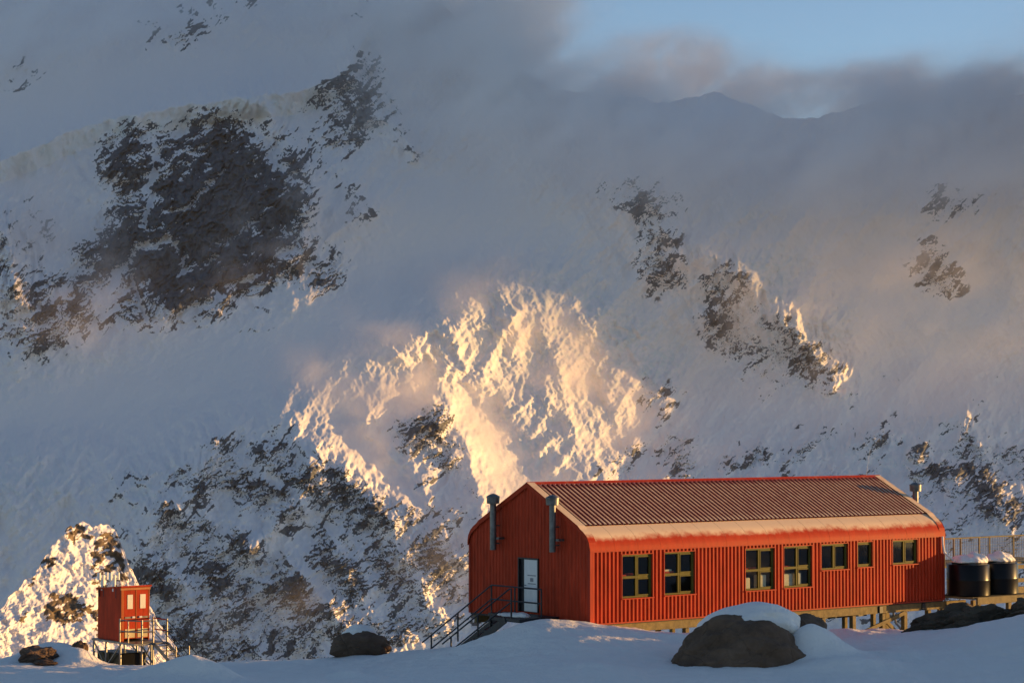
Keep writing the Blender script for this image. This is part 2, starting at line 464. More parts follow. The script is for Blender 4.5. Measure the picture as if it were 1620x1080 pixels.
def vapour(name, lo, hi, step, blobs, matl, label, nseed):
    n = [max(2, int(round((hi[k] - lo[k]) / step[k])) + 1) for k in range(3)]
    ax = [np.linspace(lo[k], hi[k], n[k], dtype=np.float32) for k in range(3)]
    Z, Y, X = np.meshgrid(ax[2], ax[1], ax[0], indexing='ij')       # index = ix + nx*(iy + ny*iz)
    x_, y_, z_ = X.ravel(), Y.ravel(), Z.ravel()
    px = 810 + FOC * x_ / (y_ * CP + z_ * SP); py = 540 - FOC * (z_ * CP - y_ * SP) / (y_ * CP + z_ * SP)
    dist = sample(surf_c, px, py) - y_
    w1 = fbm(px / 70 + dist / 90, py / 60 - dist / 110, nseed, 4, .55)
    w2 = fbm(px / 26 - dist / 60, py / 20 + dist / 70, nseed + 50, 3, .55)
    wx = px + 34 * fbm(px / 120 + 5, py / 110 + dist / 120, nseed + 90, 3); wy = py + 30 * fbm(px / 120 + 9 + dist / 150, py / 110, nseed + 120, 3)
    dens = np.zeros_like(px); blocker = np.zeros_like(px)
    for (cx, cyy, rx, ry, ang, d0, rd, tau) in blobs:
        c, s_ = math.cos(R(ang)), math.sin(R(ang))
        u = (wx - cx) * c + (wy - cyy) * s_; v = -(wx - cx) * s_ + (wy - cyy) * c
        e = (u / rx) ** 2 + (v / ry) ** 2 + ((dist - d0) / rd) ** 2
        q = np.where(e < 7, tau / (rd * 1.77) * np.exp(-e), 0)
        if tau > 4.5: blocker += q  # densest blobs are the added off-frame sun blockers, kept free of noise gaps
        else: dens += q
    dens *= np.clip(0.8 + 1.5 * w1 + 1.0 * w2, 0.0, 2.6)
    dens += blocker
    edge = np.minimum((z_ - lo[2]) / 90.0, 1.0); dens *= np.clip(edge, 0, 1)
    dens[dens < 2e-5] = 0
    N = len(dens)
    me = bpy.data.meshes.new(name)
    me.vertices.add(N)
    me.vertices.foreach_set('co', np.stack([x_, y_, z_], -1).reshape(-1))
    a = me.attributes.new('dens', 'FLOAT', 'POINT'); a.data.foreach_set('value', dens.astype(np.float32))
    o = link_mesh(name, me)
    g = bpy.data.node_groups.new(name, 'GeometryNodeTree')
    g.interface.new_socket('Geometry', in_out='INPUT', socket_type='NodeSocketGeometry')
    g.interface.new_socket('Geometry', in_out='OUTPUT', socket_type='NodeSocketGeometry')
    N_ = lambda k, **kw: nd(g, k, **kw)
    gi, go = N_('NodeGroupInput'), N_('NodeGroupOutput')
    pos = N_('GeometryNodeInputPosition'); sp = N_('ShaderNodeSeparateXYZ'); g.links.new(pos.outputs[0], sp.inputs[0])
    acc = None
    mul = [1, n[0], n[0] * n[1]]
    for k in range(3):
        m1 = N_('ShaderNodeMath', operation='SUBTRACT'); g.links.new(sp.outputs[k], m1.inputs[0]); m1.inputs[1].default_value = lo[k]
        m2 = N_('ShaderNodeMath', operation='MULTIPLY'); g.links.new(m1.outputs[0], m2.inputs[0]); m2.inputs[1].default_value = (n[k] - 1) / (hi[k] - lo[k])
        m3 = N_('ShaderNodeMath', operation='ROUND'); g.links.new(m2.outputs[0], m3.inputs[0])
        m4 = N_('ShaderNodeMath', operation='MULTIPLY'); g.links.new(m3.outputs[0], m4.inputs[0]); m4.inputs[1].default_value = mul[k]
        if acc is None: acc = m4
        else:
            m5 = N_('ShaderNodeMath', operation='ADD'); g.links.new(acc.outputs[0], m5.inputs[0]); g.links.new(m4.outputs[0], m5.inputs[1]); acc = m5
    si = N_('GeometryNodeSampleIndex', data_type='FLOAT', domain='POINT')
    na = N_('GeometryNodeInputNamedAttribute', data_type='FLOAT'); na.inputs['Name'].default_value = 'dens'
    g.links.new(gi.outputs[0], si.inputs['Geometry']); g.links.new(na.outputs[0], si.inputs['Value']); g.links.new(acc.outputs[0], si.inputs['Index'])
    vc = N_('GeometryNodeVolumeCube')
    g.links.new(si.outputs[0], vc.inputs['Density'])
    vc.inputs['Min'].default_value = lo; vc.inputs['Max'].default_value = hi
    for k, q in enumerate('XYZ'): vc.inputs['Resolution ' + q].default_value = n[k]
    smn = N_('GeometryNodeSetMaterial'); smn.inputs['Material'].default_value = matl
    g.links.new(vc.outputs[0], smn.inputs['Geometry']); g.links.new(smn.outputs[0], go.inputs[0])
    md = o.modifiers.new('vapour', 'NODES'); md.node_group = g
    me.materials.append(matl)
    tag(o, label, name.replace('_', ' '), kind='stuff')
    return o

def vap_mat(name, colr, aniso):
    m = bpy.data.materials.new(name); m.use_nodes = True; t = m.node_tree; t.nodes.clear()
    o = nd(t, 'ShaderNodeOutputMaterial'); v = nd(t, 'ShaderNodeVolumePrincipled')
    v.inputs['Color'].default_value = colr; v.inputs['Anisotropy'].default_value = aniso
    v.inputs['Density'].default_value = 1.0
    v.inputs['Density Attribute'].default_value = 'density'
    t.links.new(v.outputs[0], o.inputs['Volume'])
    return m

CLOUDS = [
 (600, -25, 120, 50, 0, 80, 60, 1.2), (715, -20, 90, 55, 0, 30, 50, 3.0), (700, 0, 140, 95, 0, 90, 80, 2.6), (800, 30, 70, 85, 0, 70, 70, 3.6), (800, 110, 80, 50, 10, 70, 60, 2.4), (905, 150, 95, 44, 10, 50, 60, 3.0), (760, 180, 110, 60, 20, 80, 60, .5),
 (1150, 225, 330, 62, 2, 90, 70, 1.2), (1500, 225, 330, 80, 0, 100, 70, 1.4), (930, 215, 150, 60, 15, 90, 60, 1.0), (1300, 300, 420, 50, 0, 80, 60, .3),
 (2250, 210, 380, 130, 0, 0, 160, 5.0), (2150, 75, 250, 75, 0, -60, 200, 8.0), (1915, 60, 110, 130, 0, -40, 300, 45.0),  # unseen clouds right of the frame, added to keep sun off the ridge clouds
 (1110, 118, 95, 30, 8, -10, 50, 2.2), (1255, 124, 110, 15, 4, -30, 50, 1.4), (1420, 142, 130, 28, 0, -10, 50, 2.2), (1600, 150, 160, 40, 0, -10, 50, 3.0), (985, 138, 70, 34, 14, 10, 50, 2.0), (1190, 150, 50, 20, 10, 0, 50, 1.4), (1810, 95, 70, 60, 0, -50, 160, 5.0), (1700, 60, 40, 20, 0, -60, 120, .6),  # wisps; the densest blob past the right edge is another added sun blocker
 (1010, 160, 80, 30, 4, 30, 50, 3.2), (1110, 170, 90, 24, 0, 40, 50, 1.6), (1420, 165, 100, 32, 0, 30, 50, 3.4), (1560, 172, 140, 44, 0, 30, 50, 3.6), (1180, 172, 50, 18, 0, 20, 50, .8),
 (20, 45, 150, 85, 0, 90, 60, 1.1), (260, 5, 190, 40, 0, 90, 60, .7), (600, 150, 80, 80, 40, 80, 50, .2),
]
MIST = [
 (50, 350, 90, 100, 0, 45, 40, .7), (150, 420, 90, 50, 0, 45, 40, .4), (395, 405, 62, 26, -32, 45, 35, .8), (345, 360, 26, 60, 30, 40, 30, .4), (560, 330, 50, 60, 30, 45, 35, .3), (475, 330, 26, 70, -10, 45, 30, .4),
 (150, 520, 110, 24, 0, 40, 35, .25),
 (1120, 385, 90, 44, 30, 45, 40, .30), (1230, 450, 100, 46, 35, 45, 40, .30), (1450, 390, 250, 110, 0, 55, 50, .34), (1450, 560, 240, 70, 0, 55, 50, .12), (1180, 520, 110, 60, 35, 40, 36, .2), (1160, 590, 90, 40, 20, 50, 40, .10), (1020, 330, 100, 40, 20, 60, 40, .15),
 (505, 600, 50, 14, 60, 30, 25, .14), (590, 700, 100, 15, 54, 26, 22, .35), (745, 690, 105, 26, 60, 26, 22, .45), (560, 660, 60, 30, 50, 26, 24, .2), (700, 600, 80, 30, 30, 26, 24, .3), (650, 560, 80, 16, 28, 30, 25, .35), (760, 430, 60, 14, -35, 30, 25, .25),
 (800, 470, 90, 50, 35, 26, 24, .46), (880, 560, 150, 70, 48, 26, 24, .42), (1000, 630, 100, 60, 30, 30, 28, .42), (680, 620, 100, 44, 30, 24, 22, .40), (580, 650, 80, 40, 50, 24, 22, .3), (830, 730, 110, 40, 50, 45, 35, .2),
 (700, 880, 60, 60, 0, 40, 30, .2), (420, 960, 100, 30, -20, 40, 30, .14), (900, 820, 140, 60, 0, 45, 35, .2),
]
cm = vap_mat('cloud_vapour', (1, 1, 1, 1), 0.0)
mm = vap_mat('mist_vapour', (1.0, .93, .91, 1), 0.0)
vapour('cloud_bank', (-760., 2150., 170.), (1200., 3200., 860.), (13., 16., 11.), CLOUDS, cm, 'soft grey cloud bank over the mountain ridge and summits, plus unseen sun-blocking clouds added beside it', 900)
vapour('drifting_mist', (-760., 1950., -260.), (760., 2750., 420.), (11., 13., 10.), MIST, mm, 'thin mist and wind blown snow drifting across the mountain face', 950)
# ================================================================== mesh building helper
class MB:
    def __init__(s): s.v = []; s.f = []; s.a = []
    def add(s, vs, fs, val=None):
        n = len(s.v); s.v += [tuple(p) for p in vs]; s.f += [tuple(i + n for i in f) for f in fs]
        s.a += list(val) if val is not None else [0.0] * len(vs)
        return s
    def box(s, x0, x1, y0, y1, z0, z1):
        return s.add([(x0,y0,z0),(x1,y0,z0),(x1,y1,z0),(x0,y1,z0),(x0,y0,z1),(x1,y0,z1),(x1,y1,z1),(x0,y1,z1)],
                     [(0,3,2,1),(4,5,6,7),(0,1,5,4),(1,2,6,5),(2,3,7,6),(3,0,4,7)])
    def bar(s, p0, p1, w, h, up=(0, 0, 1)):
        p0, p1 = Vector(p0), Vector(p1); d = (p1 - p0).normalized(); up = Vector(up)
        if abs(d.dot(up)) > .98: up = Vector((1, 0, 0))
        a = d.cross(up).normalized() * w / 2; b = a.cross(d).normalized() * h / 2
        vs = [p + q for p in (p0, p1) for q in (-a - b, a - b, a + b, -a + b)]
        return s.add(vs, [(0,1,2,3),(7,6,5,4),(0,4,5,1),(1,5,6,2),(2,6,7,3),(3,7,4,0)])
    def tube(s, pts, r, n=10, cap=True):
        pts = [Vector(p) for p in pts]; rs = r if isinstance(r, (list, tuple)) else [r] * len(pts)
        vs, fs = [], []
        for i, p in enumerate(pts):
            d = (pts[min(i + 1, len(pts) - 1)] - pts[max(i - 1, 0)]).normalized()
            up = Vector((0, 0, 1)) if abs(d.z) < .95 else Vector((1, 0, 0))
            a = d.cross(up).normalized(); b = d.cross(a).normalized()
            for k in range(n):
                t_ = 2 * math.pi * k / n; vs.append(p + (a * math.cos(t_) + b * math.sin(t_)) * rs[i])
        for i in range(len(pts) - 1):
            for k in range(n):
                fs.append((i*n + k, i*n + (k+1) % n, (i+1)*n + (k+1) % n, (i+1)*n + k))
        if cap:
            fs.append(tuple(reversed(range(n)))); fs.append(tuple(range((len(pts)-1)*n, len(pts)*n)))
        return s.add(vs, fs)
    def lathe(s, prof, c, n=28):
        vs, fs = [], []
        for (r, z) in prof:
            for k in range(n):
                t_ = 2 * math.pi * k / n; vs.append((c[0] + r * math.cos(t_), c[1] + r * math.sin(t_), c[2] + z))
        for i in range(len(prof) - 1):
            for k in range(n):
                fs.append((i*n + k, i*n + (k+1) % n, (i+1)*n + (k+1) % n, (i+1)*n + k))
        fs.append(tuple(reversed(range(n)))); fs.append(tuple(range((len(prof)-1)*n, len(prof)*n)))
        return s.add(vs, fs)
    def sheet(s, rows, val=None):
        ny, nx = len(rows), len(rows[0]); vs = [p for r in rows for p in r]
        fs = [(j*nx + i, j*nx + i + 1, (j+1)*nx + i + 1, (j+1)*nx + i) for j in range(ny-1) for i in range(nx-1)]
        return s.add(vs, fs, None if val is None else [q for r in val for q in r])
    def build(s, name, mat, parent=None, bevel=0.0, smooth=False, attr=None, solid=0.0):
        me = bpy.data.meshes.new(name); me.from_pydata(s.v, [], s.f); me.update()
        if attr:
            a = me.attributes.new(attr, 'FLOAT', 'POINT'); a.data.foreach_set('value', s.a)
        o = link_mesh(name, me, mat, parent, False)
        if smooth:
            me.polygons.foreach_set('use_smooth', [True] * len(me.polygons))
            me.set_sharp_from_angle(angle=R(38))
        if solid:
            m_ = o.modifiers.new('thickness', 'SOLIDIFY'); m_.thickness = solid; m_.offset = -1
        if bevel:
            m_ = o.modifiers.new('edge', 'BEVEL'); m_.width = bevel; m_.segments = 2; m_.limit_method = 'ANGLE'; m_.angle_limit = R(50)
        return o

def copy_tree(o, parent=None):
    c = o.copy(); col.objects.link(c)
    if parent is not None: c.parent = parent
    for ch in [q for q in o.children]: copy_tree(ch, c)
    return c

# ------------------------------------------------------------------ materials
def painted(name, colr, frost=None, rough=.5, wear=.12, fn=1.5):
    """painted steel with faint weathering; an optional 'frost' attribute lays rime over it"""
    m, t, b = new_mat(name)
    b.inputs['Roughness'].default_value = rough; b.inputs['Specular IOR Level'].default_value = .08
    tc = nd(t, 'ShaderNodeTexCoord'); mp = nd(t, 'ShaderNodeMapping'); mp.inputs['Scale'].default_value = (1.6, 1.6, .35)
    t.links.new(tc.outputs['Object'], mp.inputs['Vector'])
    n = nd(t, 'ShaderNodeTexNoise'); n.inputs['Scale'].default_value = 2.2; n.inputs['Detail'].default_value = 7; n.inputs['Roughness'].default_value = .7
    t.links.new(mp.outputs[0], n.inputs['Vector'])
    r = nd(t, 'ShaderNodeValToRGB'); r.color_ramp.elements[0].position = .3; r.color_ramp.elements[1].position = .72
    r.color_ramp.elements[0].color = tuple(c * (1 - wear * 1.6) for c in colr) + (1,)
    r.color_ramp.elements[1].color = tuple(min(1, c * (1 + wear) + .004) for c in colr) + (1,)
    t.links.new(n.outputs['Fac'], r.inputs['Fac'])
    out = r.outputs['Color']
    rv = nd(t, 'ShaderNodeMapRange'); rv.inputs['To Min'].default_value = rough - .1; rv.inputs['To Max'].default_value = rough + .15
    t.links.new(n.outputs['Fac'], rv.inputs['Value'])
    ro = rv.outputs['Result']
    if frost:
        at_ = nd(t, 'ShaderNodeAttribute', attribute_name='frost')
        n2 = nd(t, 'ShaderNodeTexNoise'); n2.inputs['Scale'].default_value = 2.6; n2.inputs['Detail'].default_value = 8; n2.inputs['Roughness'].default_value = .72
        t.links.new(tc.outputs['Object'], n2.inputs['Vector'])
        ma = nd(t, 'ShaderNodeMath', operation='MULTIPLY_ADD'); ma.inputs[1].default_value = fn; ma.inputs[2].default_value = -fn / 2
        t.links.new(n2.outputs['Fac'], ma.inputs[0])
        ad = nd(t, 'ShaderNodeMath', operation='ADD'); t.links.new(at_.outputs['Fac'], ad.inputs[0]); t.links.new(ma.outputs[0], ad.inputs[1])
        cl_ = nd(t, 'ShaderNodeMapRange', interpolation_type='SMOOTHSTEP'); cl_.inputs['From Min'].default_value = .15; cl_.inputs['From Max'].default_value = .95; cl_.inputs['To Max'].default_value = frost
        t.links.new(ad.outputs[0], cl_.inputs['Value'])
        mx = nd(t, 'ShaderNodeMix', data_type='RGBA'); mx.inputs['B'].default_value = (.82, .63, .43, 1)
        t.links.new(cl_.outputs['Result'], mx.inputs['Factor']); t.links.new(out, mx.inputs['A']); out = mx.outputs['Result']
        m2 = nd(t, 'ShaderNodeMix', data_type='FLOAT'); t.links.new(cl_.outputs['Result'], m2.inputs['Factor']); t.links.new(ro, m2.inputs['A']); m2.inputs['B'].default_value = .9
        ro = m2.outputs['Result']
    t.links.new(out, b.inputs['Base Color']); t.links.new(ro, b.inputs['Roughness'])
    return m

RED = (.43, .040, .012)
M = dict(
    red=painted('red_paint', RED, wear=.26), flue=simple('dull_flue_steel', (.13, .13, .13), .42, .6, .45, 4, .1), roof=painted('frosted_roof_paint', (.24, .036, .034), frost=.88, fn=.55), eave=painted('frosted_red_paint', (.40, .035, .010), frost=.88, rough=.5),
    trim=painted('red_trim_paint', (.36, .035, .016), rough=.4), olive=painted('olive_paint', (.095, .083, .015), rough=.45, wear=.2),
    galv=simple('galvanised_steel', (.20, .20, .20), .42, .7, .35, 5, .1), white=painted('white_paint', (.72, .70, .66), wear=.08),
    timber=simple('weathered_timber', (.15, .11, .042), .75, 0, .4, 4, .25), darkmetal=simple('dark_painted_steel', (.012, .013, .017), .5, 0, .3, 6),
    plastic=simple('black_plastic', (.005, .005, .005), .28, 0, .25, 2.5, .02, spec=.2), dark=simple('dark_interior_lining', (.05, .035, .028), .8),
    cream=simple('cream_fabric', (.78, .70, .46), .9, 0, .12, 5, .3), redbox=painted('red_plastic', (.5, .06, .03)), paper=simple('grey_print', (.25, .25, .26), .8),
    steel=simple('steel_rail', (.22, .20, .17), .42, .6, .3, 6, .1), whitepipe=painted('white_pipe', (.8, .79, .75), wear=.05), grey=simple('grey_fitting', (.3, .3, .3), .6),
    mesh=simple('wire_mesh', (.09, .085, .08), .6), yellow=painted('reflection_tinted_panel', (.62, .50, .28), rough=.35),  # kick panel colour has the yellow light it reflects painted in
)
def glass_mat():
    m = bpy.data.materials.new('window_glass'); m.use_nodes = True; t = m.node_tree; t.nodes.clear()
    o = nd(t, 'ShaderNodeOutputMaterial'); tr = nd(t, 'ShaderNodeBsdfTransparent'); tr.inputs[0].default_value = (.72, .76, .78, 1)
    gl = nd(t, 'ShaderNodeBsdfGlossy'); gl.inputs['Roughness'].default_value = .04; gl.inputs['Color'].default_value = (.9, .9, .9, 1)
    lw = nd(t, 'ShaderNodeLayerWeight'); lw.inputs['Blend'].default_value = .5
    pw = nd(t, 'ShaderNodeMath', operation='POWER'); pw.inputs[1].default_value = 4.0; t.links.new(lw.outputs['Facing'], pw.inputs[0])
    fr = nd(t, 'ShaderNodeMath', operation='MULTIPLY_ADD'); fr.inputs[1].default_value = .6; fr.inputs[2].default_value = .045; t.links.new(pw.outputs[0], fr.inputs[0])
    mx = nd(t, 'ShaderNodeMixShader'); t.links.new(fr.outputs[0], mx.inputs[0]); t.links.new(tr.outputs[0], mx.inputs[1]); t.links.new(gl.outputs[0], mx.inputs[2])
    t.links.new(mx.outputs[0], o.inputs[0])
    return m
M['glass'] = glass_mat()

def snow_mat(name, patch=False):
    m, t, b = new_mat(name)
    b.inputs['Roughness'].default_value = .65; b.inputs['Specular IOR Level'].default_value = .25
    geo = nd(t, 'ShaderNodeNewGeometry')
    n = nd(t, 'ShaderNodeTexNoise'); n.inputs['Scale'].default_value = 1.3; n.inputs['Detail'].default_value = 9; n.inputs['Roughness'].default_value = .62
    t.links.new(geo.outputs['Position'], n.inputs['Vector'])
    r = nd(t, 'ShaderNodeValToRGB'); r.color_ramp.elements[0].color = (.86, .79, .71, 1); r.color_ramp.elements[1].color = (.93, .86, .78, 1)
    t.links.new(n.outputs['Fac'], r.inputs['Fac']); t.links.new(r.outputs['Color'], b.inputs['Base Color'])
    n2 = nd(t, 'ShaderNodeTexNoise'); n2.inputs['Scale'].default_value = 9; n2.inputs['Detail'].default_value = 6
    t.links.new(geo.outputs['Position'], n2.inputs['Vector'])
    mx = nd(t, 'ShaderNodeMath', operation='MULTIPLY_ADD'); mx.inputs[1].default_value = .25; t.links.new(n2.outputs['Fac'], mx.inputs[0]); t.links.new(n.outputs['Fac'], mx.inputs[2])
    bp = nd(t, 'ShaderNodeBump'); bp.inputs['Strength'].default_value = .8; bp.inputs['Distance'].default_value = .16
    t.links.new(mx.outputs[0], bp.inputs['Height']); t.links.new(bp.outputs['Normal'], b.inputs['Normal'])
    return m
M['snow'] = snow_mat('settled_snow')

def rock_mat(name, c0, c1):
    m, t, b = new_mat(name)
    b.inputs['Roughness'].default_value = .85; b.inputs['Specular IOR Level'].default_value = .25
    geo = nd(t, 'ShaderNodeNewGeometry')
    n = nd(t, 'ShaderNodeTexNoise'); n.inputs['Scale'].default_value = 1.1; n.inputs['Detail'].default_value = 10; n.inputs['Roughness'].default_value = .68
    t.links.new(geo.outputs['Position'], n.inputs['Vector'])
    r = nd(t, 'ShaderNodeValToRGB'); r.color_ramp.elements[0].position = .32; r.color_ramp.elements[1].position = .7
    r.color_ramp.elements[0].color = c0 + (1,); r.color_ramp.elements[1].color = c1 + (1,)
    t.links.new(n.outputs['Fac'], r.inputs['Fac']); t.links.new(r.outputs['Color'], b.inputs['Base Color'])
    v = nd(t, 'ShaderNodeTexVoronoi', feature='DISTANCE_TO_EDGE'); v.inputs['Scale'].default_value = .9
    t.links.new(geo.outputs['Position'], v.inputs['Vector'])
    cr = nd(t, 'ShaderNodeMapRange'); cr.inputs['From Max'].default_value = .04; t.links.new(v.outputs['Distance'], cr.inputs['Value'])
    ma = nd(t, 'ShaderNodeMath', operation='MULTIPLY_ADD'); ma.inputs[1].default_value = .15; t.links.new(cr.outputs['Result'], ma.inputs[0]); t.links.new(n.outputs['Fac'], ma.inputs[2])
    bp = nd(t, 'ShaderNodeBump'); bp.inputs['Strength'].default_value = .8; bp.inputs['Distance'].default_value = .25
    t.links.new(ma.outputs[0], bp.inputs['Height']); t.links.new(bp.outputs['Normal'], b.inputs['Normal'])
    return m
M['rock'] = rock_mat('brown_rock', (.078, .047, .030), (.19, .118, .076))
# ================================================================== the red hut
HX, HY, HZ, HR = 2.94, 89.08, -7.559, 0.676
L, W, HW = 19.84, 7.344, 2.7
SL = 0.516
def zroof(v):
    vv = min(v, W - v)
    if vv >= .47: return 3.26 + SL * vv
    pts = [(-.04, 2.74), (-.03, 2.86), (.02, 3.02), (.12, 3.21), (.28, 3.375), (.47, 3.5025)]
    return float(np.interp(vv, [p[0] for p in pts], [p[1] for p in pts]))

hut = empty('mountain_hut', (HX, HY, HZ), HR)
tag(hut, 'long red corrugated mountain hut with a frosted gable roof standing on timber piles', 'hut')

WIN = [(1.55, 3.10, .88, 2.52, 4), (3.72, 5.32, .90, 2.54, 4), (8.06, 9.69, .88, 2.53, 4), (10.21, 11.82, .90, 2.55, 4),
       (12.37, 13.94, 1.53, 2.57, 2), (14.50, 15.42, 1.57, 2.59, 1), (16.65, 18.20, 1.59, 2.60, 2)]
PITCHW, DEP = .2, .055
def rib(u):                                    # trapezoidal sheet profile
    q = (u % PITCHW) / PITCHW
    return float(np.interp(q, [0, .30, .42, .80, .92, 1], [0, 0, 1, 1, 0, 0]))
def rib_knots(a, b):
    k = []
    i0 = int(a / PITCHW) - 1
    while i0 * PITCHW < b:
        k += [(i0 + q) * PITCHW for q in (.0, .30, .42, .80, .92)]
        i0 += 1
    return [x for x in k if a < x < b]

def ribbed_wall(name, a, b, z0, ztop, holes, place, parent, mat):
    """vertical ribbed sheeting from a to b along the wall with openings left out"""
    mb = MB()
    ks = sorted(set([a, b] + rib_knots(a, b) + [h[q] for h in holes for q in (0, 1)]))
    for p, q in zip(ks[:-1], ks[1:]):
        if q - p < 1e-5: continue
        mid = (p + q) / 2; seg = [(z0, None)]
        cuts = sorted([(h[2], h[3]) for h in holes if h[0] < mid < h[1]])
        lo = z0
        e = 1e-4
        op, oq = rib(p + e) * DEP, rib(q - e) * DEP
        spans = []
        for (c0, c1) in cuts: spans.append((lo, c0)); lo = c1
        spans.append((lo, None))
        for (s0, s1) in spans:
            t0 = ztop(p) if s1 is None else s1; t1 = ztop(q) if s1 is None else s1
            mb.add([place(p, op, s0), place(q, oq, s0), place(q, oq, t1), place(p, op, t0)], [(0, 1, 2, 3)])
    return mb.build(name, mat, parent)

long_place = lambda u, o, z: (u, -o, z)
w_long = ribbed_wall('wall', 0.0, L, 0.0, lambda u: HW - .0, WIN, long_place, hut, M['red'])
w_long['label'] = 'sunlit ribbed red side wall with seven windows'
ribbed_wall('wall', 0.0, L, 0.0, lambda u: HW, [], lambda u, o, z: (u, W + o, z), hut, M['red'])
DOOR = (3.08, 4.22, .22, 2.26)
gw = ribbed_wall('gable_wall', 0.0, W, -.02, lambda v: zroof(v) - .05, [DOOR], lambda v, o, z: (-o * .4, v, z), hut, M['red'])
gw['label'] = 'shaded red gable wall with the entrance door'
ribbed_wall('gable_wall', 0.0, W, -.02, lambda v: zroof(v) - .05, [], lambda v, o, z: (L + o, v, z), hut, M['red'])
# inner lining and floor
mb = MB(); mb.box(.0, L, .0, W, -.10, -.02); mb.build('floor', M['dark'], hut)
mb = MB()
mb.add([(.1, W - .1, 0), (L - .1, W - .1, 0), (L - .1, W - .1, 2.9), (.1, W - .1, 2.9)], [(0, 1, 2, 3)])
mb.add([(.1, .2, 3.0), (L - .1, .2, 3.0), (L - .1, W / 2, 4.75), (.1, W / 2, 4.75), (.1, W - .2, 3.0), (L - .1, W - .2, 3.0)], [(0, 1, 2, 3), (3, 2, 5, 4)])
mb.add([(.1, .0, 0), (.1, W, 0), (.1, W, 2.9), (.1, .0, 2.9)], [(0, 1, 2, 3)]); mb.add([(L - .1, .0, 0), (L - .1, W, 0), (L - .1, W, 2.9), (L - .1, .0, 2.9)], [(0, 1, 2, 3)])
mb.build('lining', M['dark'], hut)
# corner flashings and base trim
mb = MB()
mb.add([(x, y, z) for z in (-.03, 2.72) for (x, y) in ((.06, -.074), (-.074, -.074), (-.074, .06), (-.046, .06), (-.046, -.046), (.06, -.046))],
       [(0,1,7,6),(1,2,8,7),(2,3,9,8),(3,4,10,9),(4,5,11,10),(5,0,6,11),(0,5,4,3,2,1),(6,7,8,9,10,11)])
mb.build('corner_flashing', M['trim'], hut)
MB().box(L - .06, L + .062, -.074, -.046, -.03, 2.72).build('corner_flashing', M['trim'], hut)
MB().box(-.06, -.045, W - .06, W + .05, -.03, 2.72).build('corner_flashing', M['trim'], hut)
mb = MB(); mb.box(.06, L - .06, -.068, .0, -.055, -.004); mb.build('base_trim', M['trim'], hut)

# windows
def window(u0, u1, z0, z1, n):
    fr = MB(); fw = .07; y0, y1 = .02, .11
    # jamb linings of the opening
    jm = MB()
    jm.box(u0 - .03, u0, -.066, .13, z0 - .05, z1 + .03); jm.box(u1, u1 + .03, -.066, .13, z0 - .05, z1 + .03)
    jm.box(u0, u1, -.066, .13, z1, z1 + .03)
    fr.box(u0, u0 + fw, y0, y1, z0, z1); fr.box(u1 - fw, u1, y0, y1, z0, z1)
    fr.box(u0 + fw, u1 - fw, y0, y1, z0, z0 + fw); fr.box(u0 + fw, u1 - fw, y0, y1, z1 - fw, z1)
    um, zm = (u0 + u1) / 2, z0 + (z1 - z0) * .475
    if n >= 2: fr.box(um - .045, um + .045, y0 + .003, y1 - .003, z0 + fw, z1 - fw)
    if n == 4:
        fr.box(u0 + fw, um - .045, y0 + .002, y1 - .002, zm - .05, zm + .05); fr.box(um + .045, u1 - fw, y0 + .002, y1 - .002, zm - .05, zm + .05)
    w = fr.build('window', M['olive'], hut, bevel=.006)
    jm.build('jamb', M['trim'], w)
    si = MB(); si.box(u0 - .05, u1 + .05, -.11, .10, z0 - .05, z0 - .002); si.build('sill', M['trim'], w, bevel=.006)
    cells = [(u0 + fw, um - .045, z0 + fw, z1 - fw), (um + .045, u1 - fw, z0 + fw, z1 - fw)] if n == 2 else ([(u0 + fw, u1 - fw, z0 + fw, z1 - fw)] if n == 1 else
            [(u0 + fw, um - .045, z0 + fw, zm - .05), (um + .045, u1 - fw, z0 + fw, zm - .05), (u0 + fw, um - .045, zm + .05, z1 - fw), (um + .045, u1 - fw, zm + .05, z1 - fw)])
    for k, (a, b_, c, d) in enumerate(cells):
        g = MB(); g.add([(a, .075, c), (b_, .075, c), (b_, .075, d), (a, .075, d)], [(0, 1, 2, 3)]); g.build('pane', M['glass'], w)
        if n == 1 or k % 2 == 1:                       # opening sash
            s_ = MB(); q = .045
            s_.box(a, a + q, .012, .07, c, d); s_.box(b_ - q, b_, .012, .07, c, d); s_.box(a + q, b_ - q, .012, .07, c, c + q); s_.box(a + q, b_ - q, .012, .07, d - q, d)
            s_.build('sash', M['olive'], w, bevel=.004)
    return w
for q in WIN: window(*q)

# entrance door
v0, v1, z0, z1 = DOOR
mb = MB(); mb.box(-.06, .14, v0 - .05, v0, z0, z1 + .05); mb.box(-.06, .14, v1, v1 + .05, z0, z1 + .05); mb.box(-.06, .14, v0, v1, z1, z1 + .05)
dr = mb.build('door_frame', M['darkmetal'], hut)
mb = MB(); mb.box(.05, .10, v1 - .28, v1, z0, z1); mb.build('side_panel', M['darkmetal'], dr)
mb = MB(); mb.box(-.02, .03, v0 + .03, v1 - .30, z0 + .02, z1 - .02); door = mb.build('door', M['white'], hut, bevel=.006); door['label'] = 'white entrance door with a small notice'
mb = MB(); mb.box(-.034, -.0205, v0 + .13, v0 + .62, 1.62, 1.655); mb.box(-.034, -.0205, v0 + .13, v0 + .60, 1.30, 1.335); mb.box(-.034, -.0205, v0 + .28, v0 + .46, 1.40, 1.54); mb.build('notice', M['paper'], door)
mb = MB(); mb.tube([(-.03, v1 - .38, 1.25), (-.09, v1 - .38, 1.25), (-.09, v1 - .50, 1.25)], .014, 8); mb.build('handle', M['galv'], door)

